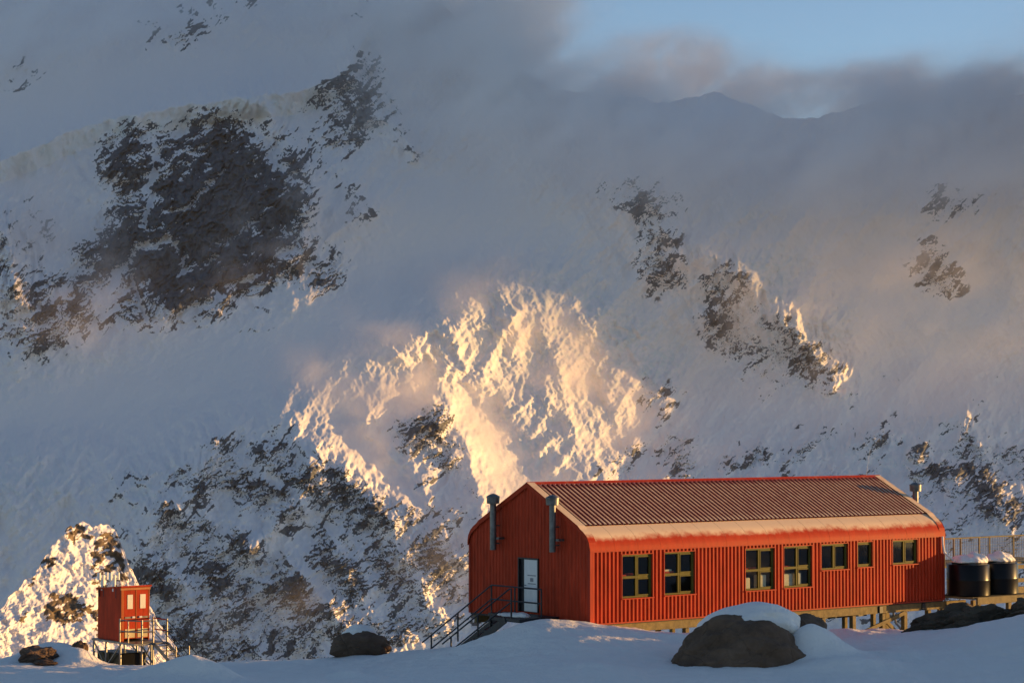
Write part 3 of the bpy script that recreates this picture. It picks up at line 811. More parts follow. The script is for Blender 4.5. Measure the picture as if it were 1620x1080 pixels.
# roof: ribbed upper sheets, curved eave sheets, barge and ridge flashings
def roof_side(side):
    P_ = (lambda u, v, z: (u, v, z)) if side == 0 else (lambda u, v, z: (u, W - v, z))
    va, vb = .70, W / 2 - .10
    nrm = Vector((0, -SL, 1)).normalized()
    mb = MB(); rows = []; vals = []
    RS = 1.22
    ks = [.24] + [q * RS for q in rib_knots(.24 / RS, (L - .24) / RS)] + [L - .24]
    for k, v in enumerate(np.linspace(va, vb, 9)):
        z = 3.26 + SL * v
        row, vr = [], []
        for u in ks:
            o = rib(u / RS) * .06
            row.append(P_(u, v + nrm.y * o, z + nrm.z * o))
            vr.append(-.42 + 1.0 * rib(u / RS) - (.35 if v > vb - .25 else 0) + .25 * sstep(.9, .7, np.float32(v)))
        rows.append(row); vals.append(vr)
    mb.sheet(rows, vals)
    rf = mb.build('roof', M['roof'], hut, attr='frost')
    # curved eave sheets, one after the other
    pr = [(-.09, 2.70), (-.085, 2.80), (-.065, 2.90), (-.02, 3.01), (.035, 3.115), (.12, 3.225), (.22, 3.32), (.34, 3.405), (.47, 3.475), (.60, 3.55), (.74, 3.622)]
    frs = [-.9, -.7, -.38, -.02, .34, .66, .9, 1.0, 1.05, 1.08, 1.08]
    mb = MB(); n = 17; wd = L / n
    for k in range(n):
        a, b_ = k * wd + (0 if k else -.08), (k + 1) * wd - .007 + (0 if k < n - 1 else .087)
        us = np.linspace(a, b_, 9)
        lift = [0.002 * (1 - i / 8) for i in range(9)]
        rows = [[P_(u, v - .5 * l_, z + l_) for u, l_ in zip(us, lift)] for (v, z) in pr]
        mb.sheet(rows, [[f + .10 * math.sin(u * .9) for u in us] for f in frs])
    mb.build('eave', M['eave'], hut, attr='frost', smooth=True)
    mb = MB(); lo = [(-.078, 2.66), (-.10, 2.66), (-.10, 2.705), (-.078, 2.705)]
    mb.add([P_(u, v, z) for u in (-.09, L + .09) for (v, z) in lo], [(0,1,2,3),(7,6,5,4),(0,4,5,1),(1,5,6,2),(2,6,7,3),(3,7,4,0)])
    mb.build('gutter_lip', M['trim'], hut)
    # barge flashings at both gable ends
    for (ua, ub, face) in ((-.10, .26, -.10), (L - .26, L + .10, L + .10)):
        pr2 = [(-.085, 2.74), (-.07, 2.88), (-.03, 3.03), (.11, 3.25), (.30, 3.405), (.47, 3.50)] + [(v, 3.26 + SL * v + .05) for v in np.linspace(.62, W / 2 - .02, 8)]
        mb = MB(); rows = [[P_(u, v, z + (.025 if v > .4 else .010)) for u in np.linspace(ua, ub, 4)] for (v, z) in pr2]
        fr_ = [[np.interp(z, [2.9, 3.2, 3.4], [-.6, .1, .95]) - .2 * math.exp(-((v - 3.4) / .4) ** 2)] * 4 for (v, z) in pr2]
        mb.sheet(rows, fr_)
        n0 = len(mb.v)
        mb.sheet([[P_(face, v, z + .025), P_(face, v + .03, z - .16)] for (v, z) in pr2], [[-.5, -.6]] * len(pr2))
        bo = mb.build('barge_flashing', M['eave'], hut, attr='frost')
    return rf
roof_side(0); roof_side(1)
mb = MB(); zr = 3.26 + SL * W / 2
mb.sheet([[(u, W / 2 + dv, zr - SL * abs(dv) + .065 + (.02 if dv == 0 else 0)) for u in np.linspace(-.1, L + .1, 12)] for dv in (-.17, -.05, 0, .05, .17)], [[.12] * 12 for q in range(5)])
mb.build('ridge_cap', M['eave'], hut, attr='frost', smooth=True)

# flues
def flue(u, v, zb, zt, wall_u, label):
    mb = MB(); mb.tube([(u, v, zb), (u, v, zt - .30)], .125, 16); mb.lathe([(.132, 0), (.132, .03)], (u, v, zb + (zt - zb) * .52), 16)
    f = mb.build('flue', M['flue'], hut, smooth=True); f['label'] = label
    mb = MB(); mb.lathe([(.13, -.36), (.25, -.34), (.26, -.10), (.27, -.09), (.265, -.06), (.12, .02), (.01, .05)], (u, v, zt - .05), 20); mb.build('cap', M['flue'], f, smooth=True)
    for z in (zb + .25, zb + .95):
        MB().bar((u, v, z), (wall_u, v, z), .05, .05).build('bracket', M['flue'], f)
    MB().box(min(u, wall_u) + .02, max(u, wall_u) - .02, v - .34, v - .14, zb + .42, zb + .50).build('ledge', M['flue'], f)
flue(-.35, 1.80, 2.62, 4.80, -.03, 'galvanised flue on the shaded gable, nearer the sunny side')
flue(-.35, 5.45, 2.55, 4.76, -.03, 'galvanised flue on the shaded gable, nearer the far side')
flue(L + .38, 1.84, 2.3, 4.95, L + .03, 'galvanised flue at the far gable end')
mb = MB(); mb.tube([(L - .75, W / 2, zr + .05), (L - .62, W / 2, zr + .72), (L - .5, W / 2, zr + 1.25)], [.014, .010, .006], 6); mb.build('whip_antenna', M['white'], hut)
mb = MB(); mb.tube([(L - .14, -.13, 2.68), (L - .14, -.14, 2.35), (L - .06, -.15, 2.0), (L + .35, -.35, 1.62), (L + .62, -.55, 1.50)], .05, 10); mb.build('downpipe', M['white'], hut, smooth=True)

# floor beams, piles and braces
def beam(a, b_, v, z0=-.42, z1=-.105):
    m_ = MB(); m_.box(a, b_, v - .07, v + .07, z0, z1); return m_.build('bearer', M['timber'], hut, bevel=.012)
for v in (.12, 3.6, 7.1):
    for (a, b_) in ((.05, 6.36), (6.62, 15.85), (16.15, 18.55), (18.75, 21.4)): beam(a, b_, v)
for u in (6.49, 16.0, 18.65):
    m_ = MB(); m_.box(u - .1, u + .1, .0, W, -.40, -.12); m_.build('joist', M['darkmetal'], hut)
GZ = -4.2
def pile(u, v, s_=.2, zb=GZ):
    m_ = MB(); m_.box(u - s_ / 2, u + s_ / 2, v - s_ / 2, v + s_ / 2, zb, -.43); return m_.build('pile', M['timber'], hut, bevel=.012)
for u in (.5, 2.6, 5.0, 6.7, 8.6, 10.6, 12.6, 14.4, 16.2, 17.55, 19.05): pile(u, .14)
for u in (2.6, 6.7, 10.6, 13.0, 15.6, 17.6, 19.4): pile(u, 3.6, .18)
for u in (2.6, 6.7, 10.6, 14.4, 17.6, 19.4): pile(u, 7.0, .18)
for (p0, p1) in (((14.5, .02, -1.25), (17.45, .02, -.46)), ((16.3, .28, -.55), (17.5, .28, -1.5)), ((11.3, .2, -.9), (13.9, .2, -1.25)), ((12.7, 3.5, -.6), (15.5, 3.5, -1.5)), ((15.7, 7.0, -.6), (19.3, 7.0, -1.7))):
    m_ = MB(); m_.bar(p0, p1, .07, .16); m_.build('brace', M['timber'], hut, bevel=.01)
for (p0, p1) in (((10.7, 1.8, -.62), (17.0, 1.8, -.60)), ((12.2, 5.0, -.8), (18.8, 5.0, -.7))):
    m_ = MB(); m_.bar(p0, p1, .1, .14); m_.build('joist', M['darkmetal'], hut)
for pts in ([(17.7, .9, -.5), (17.9, .9, -1.0), (18.5, .9, -1.45), (18.9, .9, -1.9)], [(20.6, -.2, -.2), (20.4, .0, -.7), (20.2, .0, -1.2), (20.1, 0.0, -1.7)]):
    m_ = MB(); m_.tube(pts, .045, 8); m_.build('drain_pipe', M['grey'], hut, smooth=True)
# shelf behind the first four windows
mb = MB(); mb.box(1.2, 12.1, .14, .60, 1.60, 1.63); mb.box(1.2, 12.1, .14, 1.4, .70, .80); mb.build('window_shelf', M['timber'], hut)

def hloc(u, v, z):
    c, s_ = math.cos(HR), math.sin(HR)
    return (HX + u * c - v * s_, HY + u * s_ + v * c, HZ + z)

# things seen through the windows
def item(name, box, mat, label, cat, group=None):
    u0, u1, a, b_, z0, z1 = box
    o = MB().box(-(u1 - u0) / 2, (u1 - u0) / 2, -(b_ - a) / 2, (b_ - a) / 2, 0, z1 - z0).build(name, mat, None, bevel=min(.05, (z1 - z0) * .2))
    o.location = hloc((u0 + u1) / 2, (a + b_) / 2, z0); o.rotation_euler = (0, 0, HR)
    return tag(o, label, cat, group)
G1 = 'red boxes on the window shelf'
item('red_box', (1.72, 1.95, .16, .40, 1.63, 1.76), M['redbox'], 'dull red box at the far left of the shelf inside the leftmost window', 'box', G1)
item('red_box', (2.03, 2.28, .16, .38, 1.63, 1.80), M['redbox'], 'brighter red box beside the mullion inside the leftmost window', 'box', G1)
item('red_box', (3.86, 4.42, .16, .40, 1.63, 1.79), M['redbox'], 'long red box under a pale carton inside the second window from the left', 'box', G1)
item('pale_carton', (3.88, 4.30, .17, .37, 1.792, 1.87), M['cream'], 'flat pale carton on the red box inside the second window from the left', 'carton')
item('red_box', (8.22, 8.44, .16, .38, 1.63, 1.75), M['redbox'], 'smaller red box at the left of the shelf inside the third window from the left', 'box', G1)
item('red_box', (8.56, 8.84, .16, .40, 1.63, 1.77), M['redbox'], 'larger red box near the mullion inside the third window from the left', 'box', G1)
item('red_box', (10.36, 10.85, .16, .40, 1.63, 1.76), M['redbox'], 'red box on the shelf inside the fourth window from the left', 'box', G1)
G2 = 'cream bundles behind the lower panes'
item('cream_bundle', (8.14, 8.52, .15, .45, .80, 1.38), M['cream'], 'lower cream bundle behind the left lower pane of the third window', 'bundle', G2)
item('cream_bundle', (8.98, 9.42, .15, .45, .80, 1.46), M['cream'], 'tall cream bundle behind the right lower pane of the third window', 'bundle', G2)
item('cream_bundle', (10.30, 10.92, .15, .45, .80, 1.44), M['cream'], 'wide cream bundle behind the left lower pane of the fourth window', 'bundle', G2)
item('cream_bundle', (11.08, 11.42, .15, .45, .80, 1.46), M['cream'], 'narrow cream bundle behind the right lower pane of the fourth window', 'bundle', G2)

# entrance stairs along the gable
st = empty('entrance_stairs', hloc(0, 0, 0), HR)
tag(st, 'dark steel stairs with double handrails leading up to the white door', 'stairs')
UA, UB, KS = -.90, -2.0, -.565
mb = MB(); mb.box(UB, -.07, 1.75, 3.55, .02, .16); mb.box(UA - .05, -.07, 3.55, 5.0, .02, .16); mb.build('landing', M['darkmetal'], st, bevel=.01)
def rail(u, va, vflat, vend, ztop, posts, low):
    for k, dz in enumerate((0, -.54)):
        m_ = MB(); pts = ([(u, va, ztop + dz)] if va is not None else []) + [(u, vflat, ztop + dz), (u, vend, ztop + dz + KS * (vend - vflat))]
        m_.tube(pts, .032, 8); m_.build('handrail', M['darkmetal'], st, smooth=True)
    for v in posts:
        zt = ztop + (KS * (v - vflat) if v > vflat else 0)
        m_ = MB(); m_.tube([(u, v, zt), (u, v, zt - 1.12)], .034, 8); m_.build('post', M['darkmetal'], st, smooth=True)
rail(UA, 1.80, 4.85, 9.35, 1.23, (1.80, 3.4, 4.85, 7.0, 8.75), 0)
rail(UB, 2.25, 2.35, 6.55, 1.27, (2.25, 4.3, 6.0), 0)
for u, va, vb in ((UA, 4.2, 9.3), (UB, 2.6, 6.7)):
    z_a = .08
    m_ = MB(); m_.bar((u, va, .10 + (0 if u == UA else .0)), (u, vb, .10 + KS * (vb - va)), .06, .26); m_.build('stringer', M['darkmetal'], st)
for k in range(9):
    v = 3.75 + k * .46; z = -.02 - k * .26 * 1.0
    m_ = MB(); m_.bar((UB + .03, v - .45, z - .1), (UA - .03, v + .55, z - .1), .26, .035); m_.build('tread', M['darkmetal'], st)
m_ = MB(); m_.box(UB + .3, UB + .36, 2.0, 2.06, -2.2, .02); m_.box(UA - .1, UA - .04, 4.8, 4.86, -2.4, .02); m_.build('landing_leg', M['darkmetal'], st)

# ------------------------------------------------------------------ water tanks, their stand, the deck behind
def tank(u, v, label):
    t_ = empty('water_tank', hloc(u, v, .16), HR)
    tag(t_, label, 'water tank', 'black water tanks beside the hut')
    mb = MB(); r = .92
    pr = [(r - .03, 0), (r, .03)]
    pr += [(r, .62), (r + .008, .64), (r + .008, .70), (r, .72)]
    pr += [(r, 1.29), (r - .03, 1.33), (.5, 1.42), (.02, 1.46)]
    mb.lathe(pr, (0, 0, 0), 48); mb.build('body', M['plastic'], t_, smooth=True)
    mb = MB(); mb.lathe([(.26, 1.40), (.26, 1.50), (.02, 1.52)], (0, 0, 0), 20); mb.build('lid', M['plastic'], t_, smooth=True)
    return t_
tank(20.82, -.58, 'black plastic water tank touching the end of the red wall')
tank(22.72, -.55, 'black plastic water tank next to the timber deck post')
ts = empty('tank_stand', hloc(20.5, -.6, 0), HR); tag(ts, 'low timber platform carrying the two black water tanks', 'platform')
mb = MB(); mb.box(-.55, 3.2, -.95, 1.1, .06, .15); mb.build('deck', M['timber'], ts, bevel=.01)
mb = MB(); mb.box(-.35, 3.25, -1.06, -.96, -.16, .14); mb.build('beam', M['timber'], ts, bevel=.01)
for u, v in ((-.2, -1.0), (1.75, -1.0), (3.05, -1.0), (-.3, .9), (1.7, .9), (3.0, .9)):
    m_ = MB(); m_.box(u - .09, u + .09, v - .07 + .02, v + .11, -3.6, -.17); m_.build('post', M['timber'], ts, bevel=.01)

dk = empty('raised_deck', hloc(21, 1.6, 1.2), HR); tag(dk, 'raised timber deck with wire mesh railing behind the water tanks', 'deck')
mb = MB(); mb.box(-.6, 9.0, -.1, 3.2, -.02, .06); mb.build('deck_floor', M['timber'], dk, bevel=.01)
us = (.15, .72, 1.36, 1.82, 3.05, 3.75)
for u in us + (5.4, 7.0, 8.6):
    m_ = MB(); m_.box(u - .025, u + .025, -.09, -.03, .06, 1.22); m_.build('railing_post', M['timber'], dk)
mb = MB(); mb.box(-.1, 8.7, -.11, -.01, 1.222, 1.28); mb.build('top_rail', M['timber'], dk, bevel=.006)
mb = MB()
for k in range(74):
    u = -.05 + k * .118; mb.box(u - .004, u + .004, -.074, -.056, .10, 1.21)
for k in range(9): z = .12 + k * .13; mb.box(-.05, 8.65, -.068, -.0745, z - .004, z + .004)
mb.build('wire_mesh', M['mesh'], dk)
for u, v in ((3.75, -.2), (6.5, -.2), (8.6, -.2), (.2, 2.9), (3.75, 2.9), (8.6, 2.9)):
    m_ = MB(); m_.box(u - .12, u + .12, v - .12, v + .0, -4.2, .04 if v > 0 else .10); m_.build('post', M['timber'], dk, bevel=.01)
for z in (-.12, -.72):
    m_ = MB(); m_.box(3.88, 8.6, -.30, -.24, z - .11, z + .07); m_.build('board_rail', M['timber'], dk, bevel=.008)
mb = MB(); mb.box(3.88, 8.9, -.34, -.22, -1.32, -1.02); mb.build('beam', M['timber'], dk, bevel=.01)
# ================================================================== snow terrace, boulders, knoll
ANCH = [(x, 45, -9.6) for x in (-60, -30, 0, 30, 60)] + [(x, 62, -9.0) for x in (-60, -30, -10, 10, 30, 60)]
def A(px, py, d): p = at(px, py, d); ANCH.append((p.x, p.y, p.z))
for q in ((0,1083,77),(300,1084,77),(560,1086,77),(800,1088,77),(1000,1083,77),(1200,1084,77),(1400,1082,77),(1620,1080,77),(1900,1080,77),(-300,1083,77),
          (-200,1058,99),(0,1056,99),(130,1055,100),(300,1053,101),(450,1048,102),(560,1041,98),(625,1034,98),(690,1030,93),(745,1024,91.5),
          (772,1008,89.5),(800,995,88.2),(832,984,87.6),(880,987,87.2),(933,990,87.2),(1000,995,88.6),(1080,1003,90),(1130,1009,91.5),
          (700,1045,86),(800,1030,85),(900,1028,83.5),(1000,1030,84),(900,1060,79.5),(450,1065,90),(150,1068,90),(1090,1022,86),
          (1250,1004,95),(1330,1001,97),(1390,1000,98.5),(1432,1003,100),(1300,1008,93),(1330,1024,87),(1430,1016,87),
          (1480,1001,88.5),(1540,992,87.5),(1620,981,86),(1760,968,84),(1920,955,82),(1400,1040,82),(1300,1052,81),(1520,1040,81.5),(1620,1040,80.5),(1760,1030,80)): A(*q)
ANCH += [(-25,108,-11.8),(-10,108,-11.6),(-3,104,-11.2),(3,100,-10.2),(8,104,-10.4),(14,112,-11.0),(20,108,-10.0),(20,97,-8.8),(26,104,-9.4),(30,92,-7.4),(-40,104,-10.8),(-40,118,-15),(-20,118,-15),(0,118,-15.2),(12,122,-15),(25,122,-14),(45,118,-12),(60,100,-8)]
ANCH += [(x, 150, -34) for x in (-60, -30, 0, 30, 60)] + [(x, 190, -62) for x in (-60, -30, 0, 30, 60)]
An = np.array(ANCH, dtype=np.float64)
def tps(r2): return np.where(r2 > 1e-9, r2 * np.log(np.maximum(r2, 1e-9)), 0.0)
XY = An[:, :2] / 20.0
K = tps(((XY[:, None] - XY[None]) ** 2).sum(-1)) + np.eye(len(XY)) * 2e-3
PB = np.concatenate([np.ones((len(XY), 1)), XY], 1)
AA = np.block([[K, PB], [PB.T, np.zeros((3, 3))]])
sol = np.linalg.solve(AA, np.concatenate([An[:, 2], np.zeros(3)]))
BUMPS = []      # (x, y, rx, ry, rot, height)
def bump(px, py, d, rx, ry, rot, h): p = at(px, py, d); BUMPS.append((p.x, p.y, rx, ry, rot, h))
bump(292, 1070, 80.6, 1.15, .9, .3, .74); bump(345, 1078, 80.4, 1.0, .8, -.3, .30); bump(225, 1078, 80.4, .9, .8, 0, .22)
bump(548, 1074, 81.6, .75, .5, .2, .26); bump(600, 1076, 81.4, .8, .5, .2, .12); bump(720, 1068, 80.5, .9, .5, 0, .10); bump(930, 1062, 80, .9, .5, 0, .10)
bump(1085, 1018, 87, .9, .5, .2, .22); bump(1010, 1020, 87, .8, .5, 0, .04)
bump(85, 1045, 102.5, 1.7, 1.4, 0, 1.05); bump(125, 1048, 101, .8, 1.0, 0, .55); bump(10, 1052, 101, 1.5, 1.2, 0, .35)
bump(1320, 1000, 95, 1.4, .9, 0, .15); bump(1395, 1003, 97, .8, .7, 0, .12); bump(1292, 1045, 82.6, 1.15, .95, .25, 1.0); bump(1262, 1040, 82.2, .7, .6, 0, .35)
BUMPS.append((30.0, 88.2, 4.0, 2.6, 0.0, 1.7))  # unseen snow rise right of the frame, added to shade the boulder and foreground
bump(1330, 1060, 80, 1.6, .9, 0, .3)
def ground_z(x, y):
    x = np.asarray(x, dtype=np.float64); y = np.asarray(y, dtype=np.float64); sh = x.shape
    xx, yy = x.ravel() / 20.0, y.ravel() / 20.0
    z = sol[-3] + sol[-2] * xx + sol[-1] * yy
    for i in range(len(XY)):
        z += sol[i] * tps((xx - XY[i, 0]) ** 2 + (yy - XY[i, 1]) ** 2)
    z = z.reshape(sh)
    for (bx_, by_, rx, ry, ro, h) in BUMPS:
        c, s_ = math.cos(ro), math.sin(ro); u = (x - bx_) * c + (y - by_) * s_; v = -(x - bx_) * s_ + (y - by_) * c
        z = z + h * np.exp(-(u / rx) ** 2 - (v / ry) ** 2)
    return z
gxs = np.concatenate([np.linspace(-60, -26, 60, endpoint=False), np.linspace(-26, 26, 640, endpoint=False), np.linspace(26, 60, 60)])
gys = np.concatenate([np.linspace(45, 74, 60, endpoint=False), np.linspace(74, 112, 420, endpoint=False), np.linspace(112, 190, 60)])
GX, GY = np.meshgrid(gxs, gys)
Zg = ground_z(GX, GY)
fx, fy = GX.astype(np.float32), GY.astype(np.float32)
det = .10 * fbm(fx / 3.2, fy / 5.0, 1201, 4, .5) + .08 * ridged((fx * .5 + fy * .55) / 1.3, (fy * .8 - fx * .6) / 5.0, 1231, 5, .6) + .02 * fbm(fx / .5, fy / .7, 1251, 3)
Zg = Zg + det * (0.6 + .4 * sstep(70, 80, fy))
gm = grid_mesh('snow_ground', np.stack([GX, GY, Zg], -1))
grd = link_mesh('snow_ground', gm, M['snow'])
tag(grd, 'wind packed snow terrace in blue shade around the hut', 'snow ground', kind='structure')
def gz(x, y): return float(ground_z(np.array([x]), np.array([y]))[0])

def rock_mesh(name, size, seed, cuts=9, rough=.16, sub=5, flat=0.0):
    bm = bmesh.new(); bmesh.ops.create_icosphere(bm, subdivisions=sub, radius=1.0)
    r = np.random.default_rng(seed)
    V = np.array([v.co[:] for v in bm.verts], dtype=np.float32)
    for k in range(cuts):
        n = r.normal(size=3); n /= np.linalg.norm(n); d = r.uniform(.62, .9)
        over = np.maximum(V @ n - d, 0); V -= (over * .92)[:, None] * n
    Nn = V / np.linalg.norm(V, axis=1, keepdims=True)
    o = rough * (fbm(V[:, 0] * 1.7 + seed, V[:, 1] * 1.7 + V[:, 2] * 2.1, seed + 5, 5, .55) + .5 * (ridged(V[:, 0] * 2.2 + V[:, 2] * 1.3, V[:, 1] * 2.2 + 3, seed + 9, 4) - .5))
    V = V + Nn * o[:, None]
    V *= np.array(size, dtype=np.float32)
    for v, c in zip(bm.verts, V): v.co = c
    me = bpy.data.meshes.new(name); bm.to_mesh(me); bm.free()
    me.polygons.foreach_set('use_smooth', [True] * len(me.polygons)); me.set_sharp_from_angle(angle=R(32))
    return me

def rock(name, px, py, d, size, seed, label, cat='boulder', rz=0.0, tilt=0.0, mat=None, sink=.25, group=None, **kw):
    p = at(px, py, d)
    me = rock_mesh(name, size, seed, **kw)
    o = link_mesh(name, me, mat or M['rock'])
    o.location = p; o.rotation_euler = (0, tilt, rz)
    tag(o, label, cat, group)
    return o

# the big boulder in front of the hut
b1 = rock('boulder', 1172, 1052, 82.0, (2.34, 1.7, 1.68), 21, 'large dark brown boulder with a thick snow cap in front of the long wall', rz=.1, cuts=7, rough=.085, sub=6)
b1b = rock('boulder', 1276, 1018, 84.4, (1.0, .95, 1.05), 34, 'bare sloping brown slab leaning behind the big snow capped boulder', rz=.3, tilt=.35, cuts=12, rough=.1, sub=5)
def pillow(px, py, d, size, rz, tilt, label, seed, sag=.0):
    """a rounded pad of old snow"""
    bm = bmesh.new(); bmesh.ops.create_icosphere(bm, subdivisions=5, radius=1.0)
    V = np.array([v.co[:] for v in bm.verts], dtype=np.float32)
    V *= (1 + .10 * fbm(V[:, 0] * 1.2 + seed, V[:, 1] * 1.2 + V[:, 2], seed, 3) + .025 * fbm(V[:, 0] * 5, V[:, 1] * 5 + V[:, 2] * 4, seed + 3, 3))[:, None]
    V[:, 2] = np.sign(V[:, 2]) * np.abs(V[:, 2]) ** .85
    V *= np.array(size, dtype=np.float32)
    V[:, 2] -= sag * V[:, 0] ** 2
    for v, c in zip(bm.verts, V): v.co = c
    me = bpy.data.meshes.new('lying_snow'); bm.to_mesh(me); bm.free()
    o = link_mesh('lying_snow', me, M['snow'], None, True); o.location = at(px, py, d); o.rotation_euler = (0, tilt, rz)
    return tag(o, label, 'snow')
pillow(1180, 988, 83.1, (1.95, 1.45, .74), .1, -.12, 'thick smooth snow cap lying over the big brown boulder', 1401, .06)
# left of the stairs
b2 = rock('boulder', 570, 1026, 96, (1.22, .9, .72), 45, 'brown boulder with a round snow cap left of the entrance stairs', rz=-.1, cuts=10, rough=.12)
pillow(570, 1009, 96.2, (.72, .6, .56), 0, 0, 'round snow cap on the brown boulder left of the stairs', 1411)
# beside the toilet
b3 = rock('boulder', 56, 1037, 100.5, (.95, .7, .42), 52, 'low dark flat rock poking out of the snow left of the red toilet', rz=.2, tilt=-.12, cuts=10)
b4 = rock('boulder', 128, 1028, 102.2, (.42, .45, .40), 63, 'small sunlit orange brown rock just left of the toilet platform', cuts=8)
b5 = rock('boulder', 72, 1047, 99.8, (.55, .4, .13), 68, 'thin dark rock edge in the snow below the flat rock', cuts=8, sub=4)
b6 = rock('boulder', 275, 1079, 79.7, (.25, .3, .16), 69, 'small dark stone at the foot of the sunlit snow mound', cuts=8, sub=4)
b7 = rock('boulder', 1001, 1022, 87, (.13, .12, .06), 70, 'tiny dark stone on the shaded snow in front of the red wall', cuts=6, sub=3)
# outcrop under the tanks
M['tussock'] = rock_mat('lichen_rock', (.05, .038, .026), (.14, .10, .065))
b8 = rock('rock_outcrop', 1545, 992, 91.5, (2.45, 1.3, .95), 81, 'low rough brown outcrop on the snow below the water tanks', 'rock outcrop', rz=.12, tilt=-.17, mat=M['tussock'], cuts=5, rough=.24, sub=6)
b9 = rock('rock_outcrop', 1640, 985, 91.0, (1.9, 1.3, .85), 86, 'lumpy brown outcrop at the picture edge below the timber deck', 'rock outcrop', rz=.12, tilt=-.05, mat=M['tussock'], cuts=5, rough=.24, sub=6)

# snow heaped on the tanks
def heap(u, v, z, parts, label):
    bm = bmesh.new()
    for (dx, dy, rx, ry, rz_) in parts:
        t_ = bmesh.ops.create_icosphere(bm, subdivisions=4, radius=1.0)
        for q in t_['verts']:
            c = q.co.copy(); e = .16 * math.sin(c.x * 5 + dx * 9) * math.sin(c.y * 4.3 + 1) + .08 * math.sin(c.x * 11 + c.z * 9) 
            q.co = Vector((dx + c.x * rx * (1 + e), dy + c.y * ry * (1 + e), max(c.z, -.12) * rz_ * (1 + e)))
    me = bpy.data.meshes.new('snow_heap'); bm.to_mesh(me); bm.free()
    o = link_mesh('snow_heap', me, M['snow'], None, True); o.location = hloc(u, v, z); o.rotation_euler = (0, 0, HR)
    rm = o.modifiers.new('merge', 'REMESH'); rm.mode = 'VOXEL'; rm.voxel_size = .04; rm.use_smooth_shade = True
    sm_ = o.modifiers.new('soften', 'SMOOTH'); sm_.iterations = 4; sm_.factor = .5
    return tag(o, label, 'snow heap')
heap(20.82, -.58, 1.585, [(.30, -.15, .48, .5, .38), (-.35, .0, .45, .5, .24), (-.05, .3, .5, .4, .28), (.05, -.4, .35, .3, .20)], 'lumpy pinkish snow heap on the tank beside the red wall')
heap(22.72, -.55, 1.585, [(.1, -.1, .58, .55, .36), (-.4, .0, .35, .4, .20), (.4, .15, .35, .4, .22)], 'rounded snow heap on the tank nearest the timber deck')
heap(-1.2, 3.0, .16, [(0, .2, .35, .5, .12), (0, -.35, .3, .4, .16), (.1, .7, .3, .4, .08)], 'small drift of snow on the stair landing in front of the door')

# sunlit rocky knoll beyond the toilet
kx = np.linspace(-620, 330, 650, dtype=np.float32)
ksk = np.interp(kx, [-620, -300, -150, -60, 0, 30, 62, 82, 98, 122, 150, 170, 182, 194, 210, 232, 262, 300, 330], [1060, 1035, 1010, 990, 962, 930, 893, 868, 842, 826, 831, 830, 842, 866, 904, 950, 1000, 1060, 1110]).astype(np.float32)
ksk += 7 * fbm(kx / 22, kx * 0 + 2, 1301, 5, .6)
kt = np.linspace(0, 1, 230, dtype=np.float32)[:, None]
KX = np.broadcast_to(kx[None], (230, 650)).copy(); KY = 1150 + (ksk[None] - 1150) * kt
KWX = KX + 6 * fbm(KX / 25, KY / 25, 1311, 4); KWY = KY + 6 * fbm(KX / 25, KY / 25, 1321, 4)
Yk = 262 + (1150 - KY) * .075 + (KX - 100) * .062 - 2.0 * ridged((KX - .7 * KY) / 70, (KY + .5 * KX) / 90, 1331, 6, .6) - .35 * ridged(KX / 26, KY / 18, 1341, 5, .55) - .8 * np.clip(fbm(KX / 30, KY / 18, 1345, 5, .55), -.1, 1)
kb_x, kb_z = bearing(KX, KY)
kP = np.stack([kb_x * Yk, Yk, kb_z * Yk], -1)
KROCK = [(.55, [(140,838),(190,845),(205,930),(150,940)]), (.45, [(140,960),(210,940),(230,1010),(150,1010)]), (.8, [(105,835),(130,826),(138,850),(112,858)]), (.75, [(150,850),(195,862),(190,880),(160,880)]), (.85, [(60,885),(85,880),(88,894),(62,894)]), (.8, [(60,960),(110,935),(140,960),(130,985),(80,990)]), (.6, [(20,975),(45,960),(40,985)]), (.6, [(165,900),(200,900),(200,915),(165,912)]), (.7, [(30,935),(55,915),(55,930)]), (.5, [(150,880),(175,880),(180,925),(155,905)]), (.5, [(65,945),(120,925),(140,960),(80,965)])]
kr = np.zeros_like(KX)
for d_, pts in KROCK: kr = np.maximum(kr, d_ * poly_mask(KWX, KWY, pts))
kr = box_blur(kr, 3)
krock = sstep(.0, .16, 1.2 * kr - .55 + .7 * fbm(KX / 15 + KY / 20, KY / 9, 1351, 5, .6)) * sstep(.05, .2, kr)
kb = [kP]
for k in range(1, 10):
    q = kP[-1].copy(); q[:, 1] += 2.5 * k; q[:, 0] *= q[:, 1] / kP[-1][:, 1]; q[:, 2] -= 1.2 * k + .2 * k * k; kb.append(q[None])
kP = np.concatenate(kb, 0); krock = np.concatenate([krock, np.repeat(krock[-1:], 9, 0)], 0)
km = grid_mesh('snowy_knoll', kP, {'rock': krock, 'ice': krock * 0})
ko = link_mesh('snowy_knoll', km, None)
mk = m.copy() if False else bpy.data.materials['mountain_snow_and_rock'].copy(); mk.name = 'knoll_snow_and_rock'
for n_ in mk.node_tree.nodes:
    if n_.type == 'TEX_NOISE': n_.inputs['Scale'].default_value *= 6
    if n_.type == 'BUMP': n_.inputs['Distance'].default_value = .15; n_.inputs['Strength'].default_value = .18
    if n_.type == 'VALTORGB':
        n_.color_ramp.elements[0].color = (.10, .075, .05, 1); n_.color_ramp.elements[1].color = (.24, .17, .11, 1)
km.materials.append(mk)
tag(ko, 'sunlit snowy rock knoll beyond the red toilet', 'knoll', kind='structure')
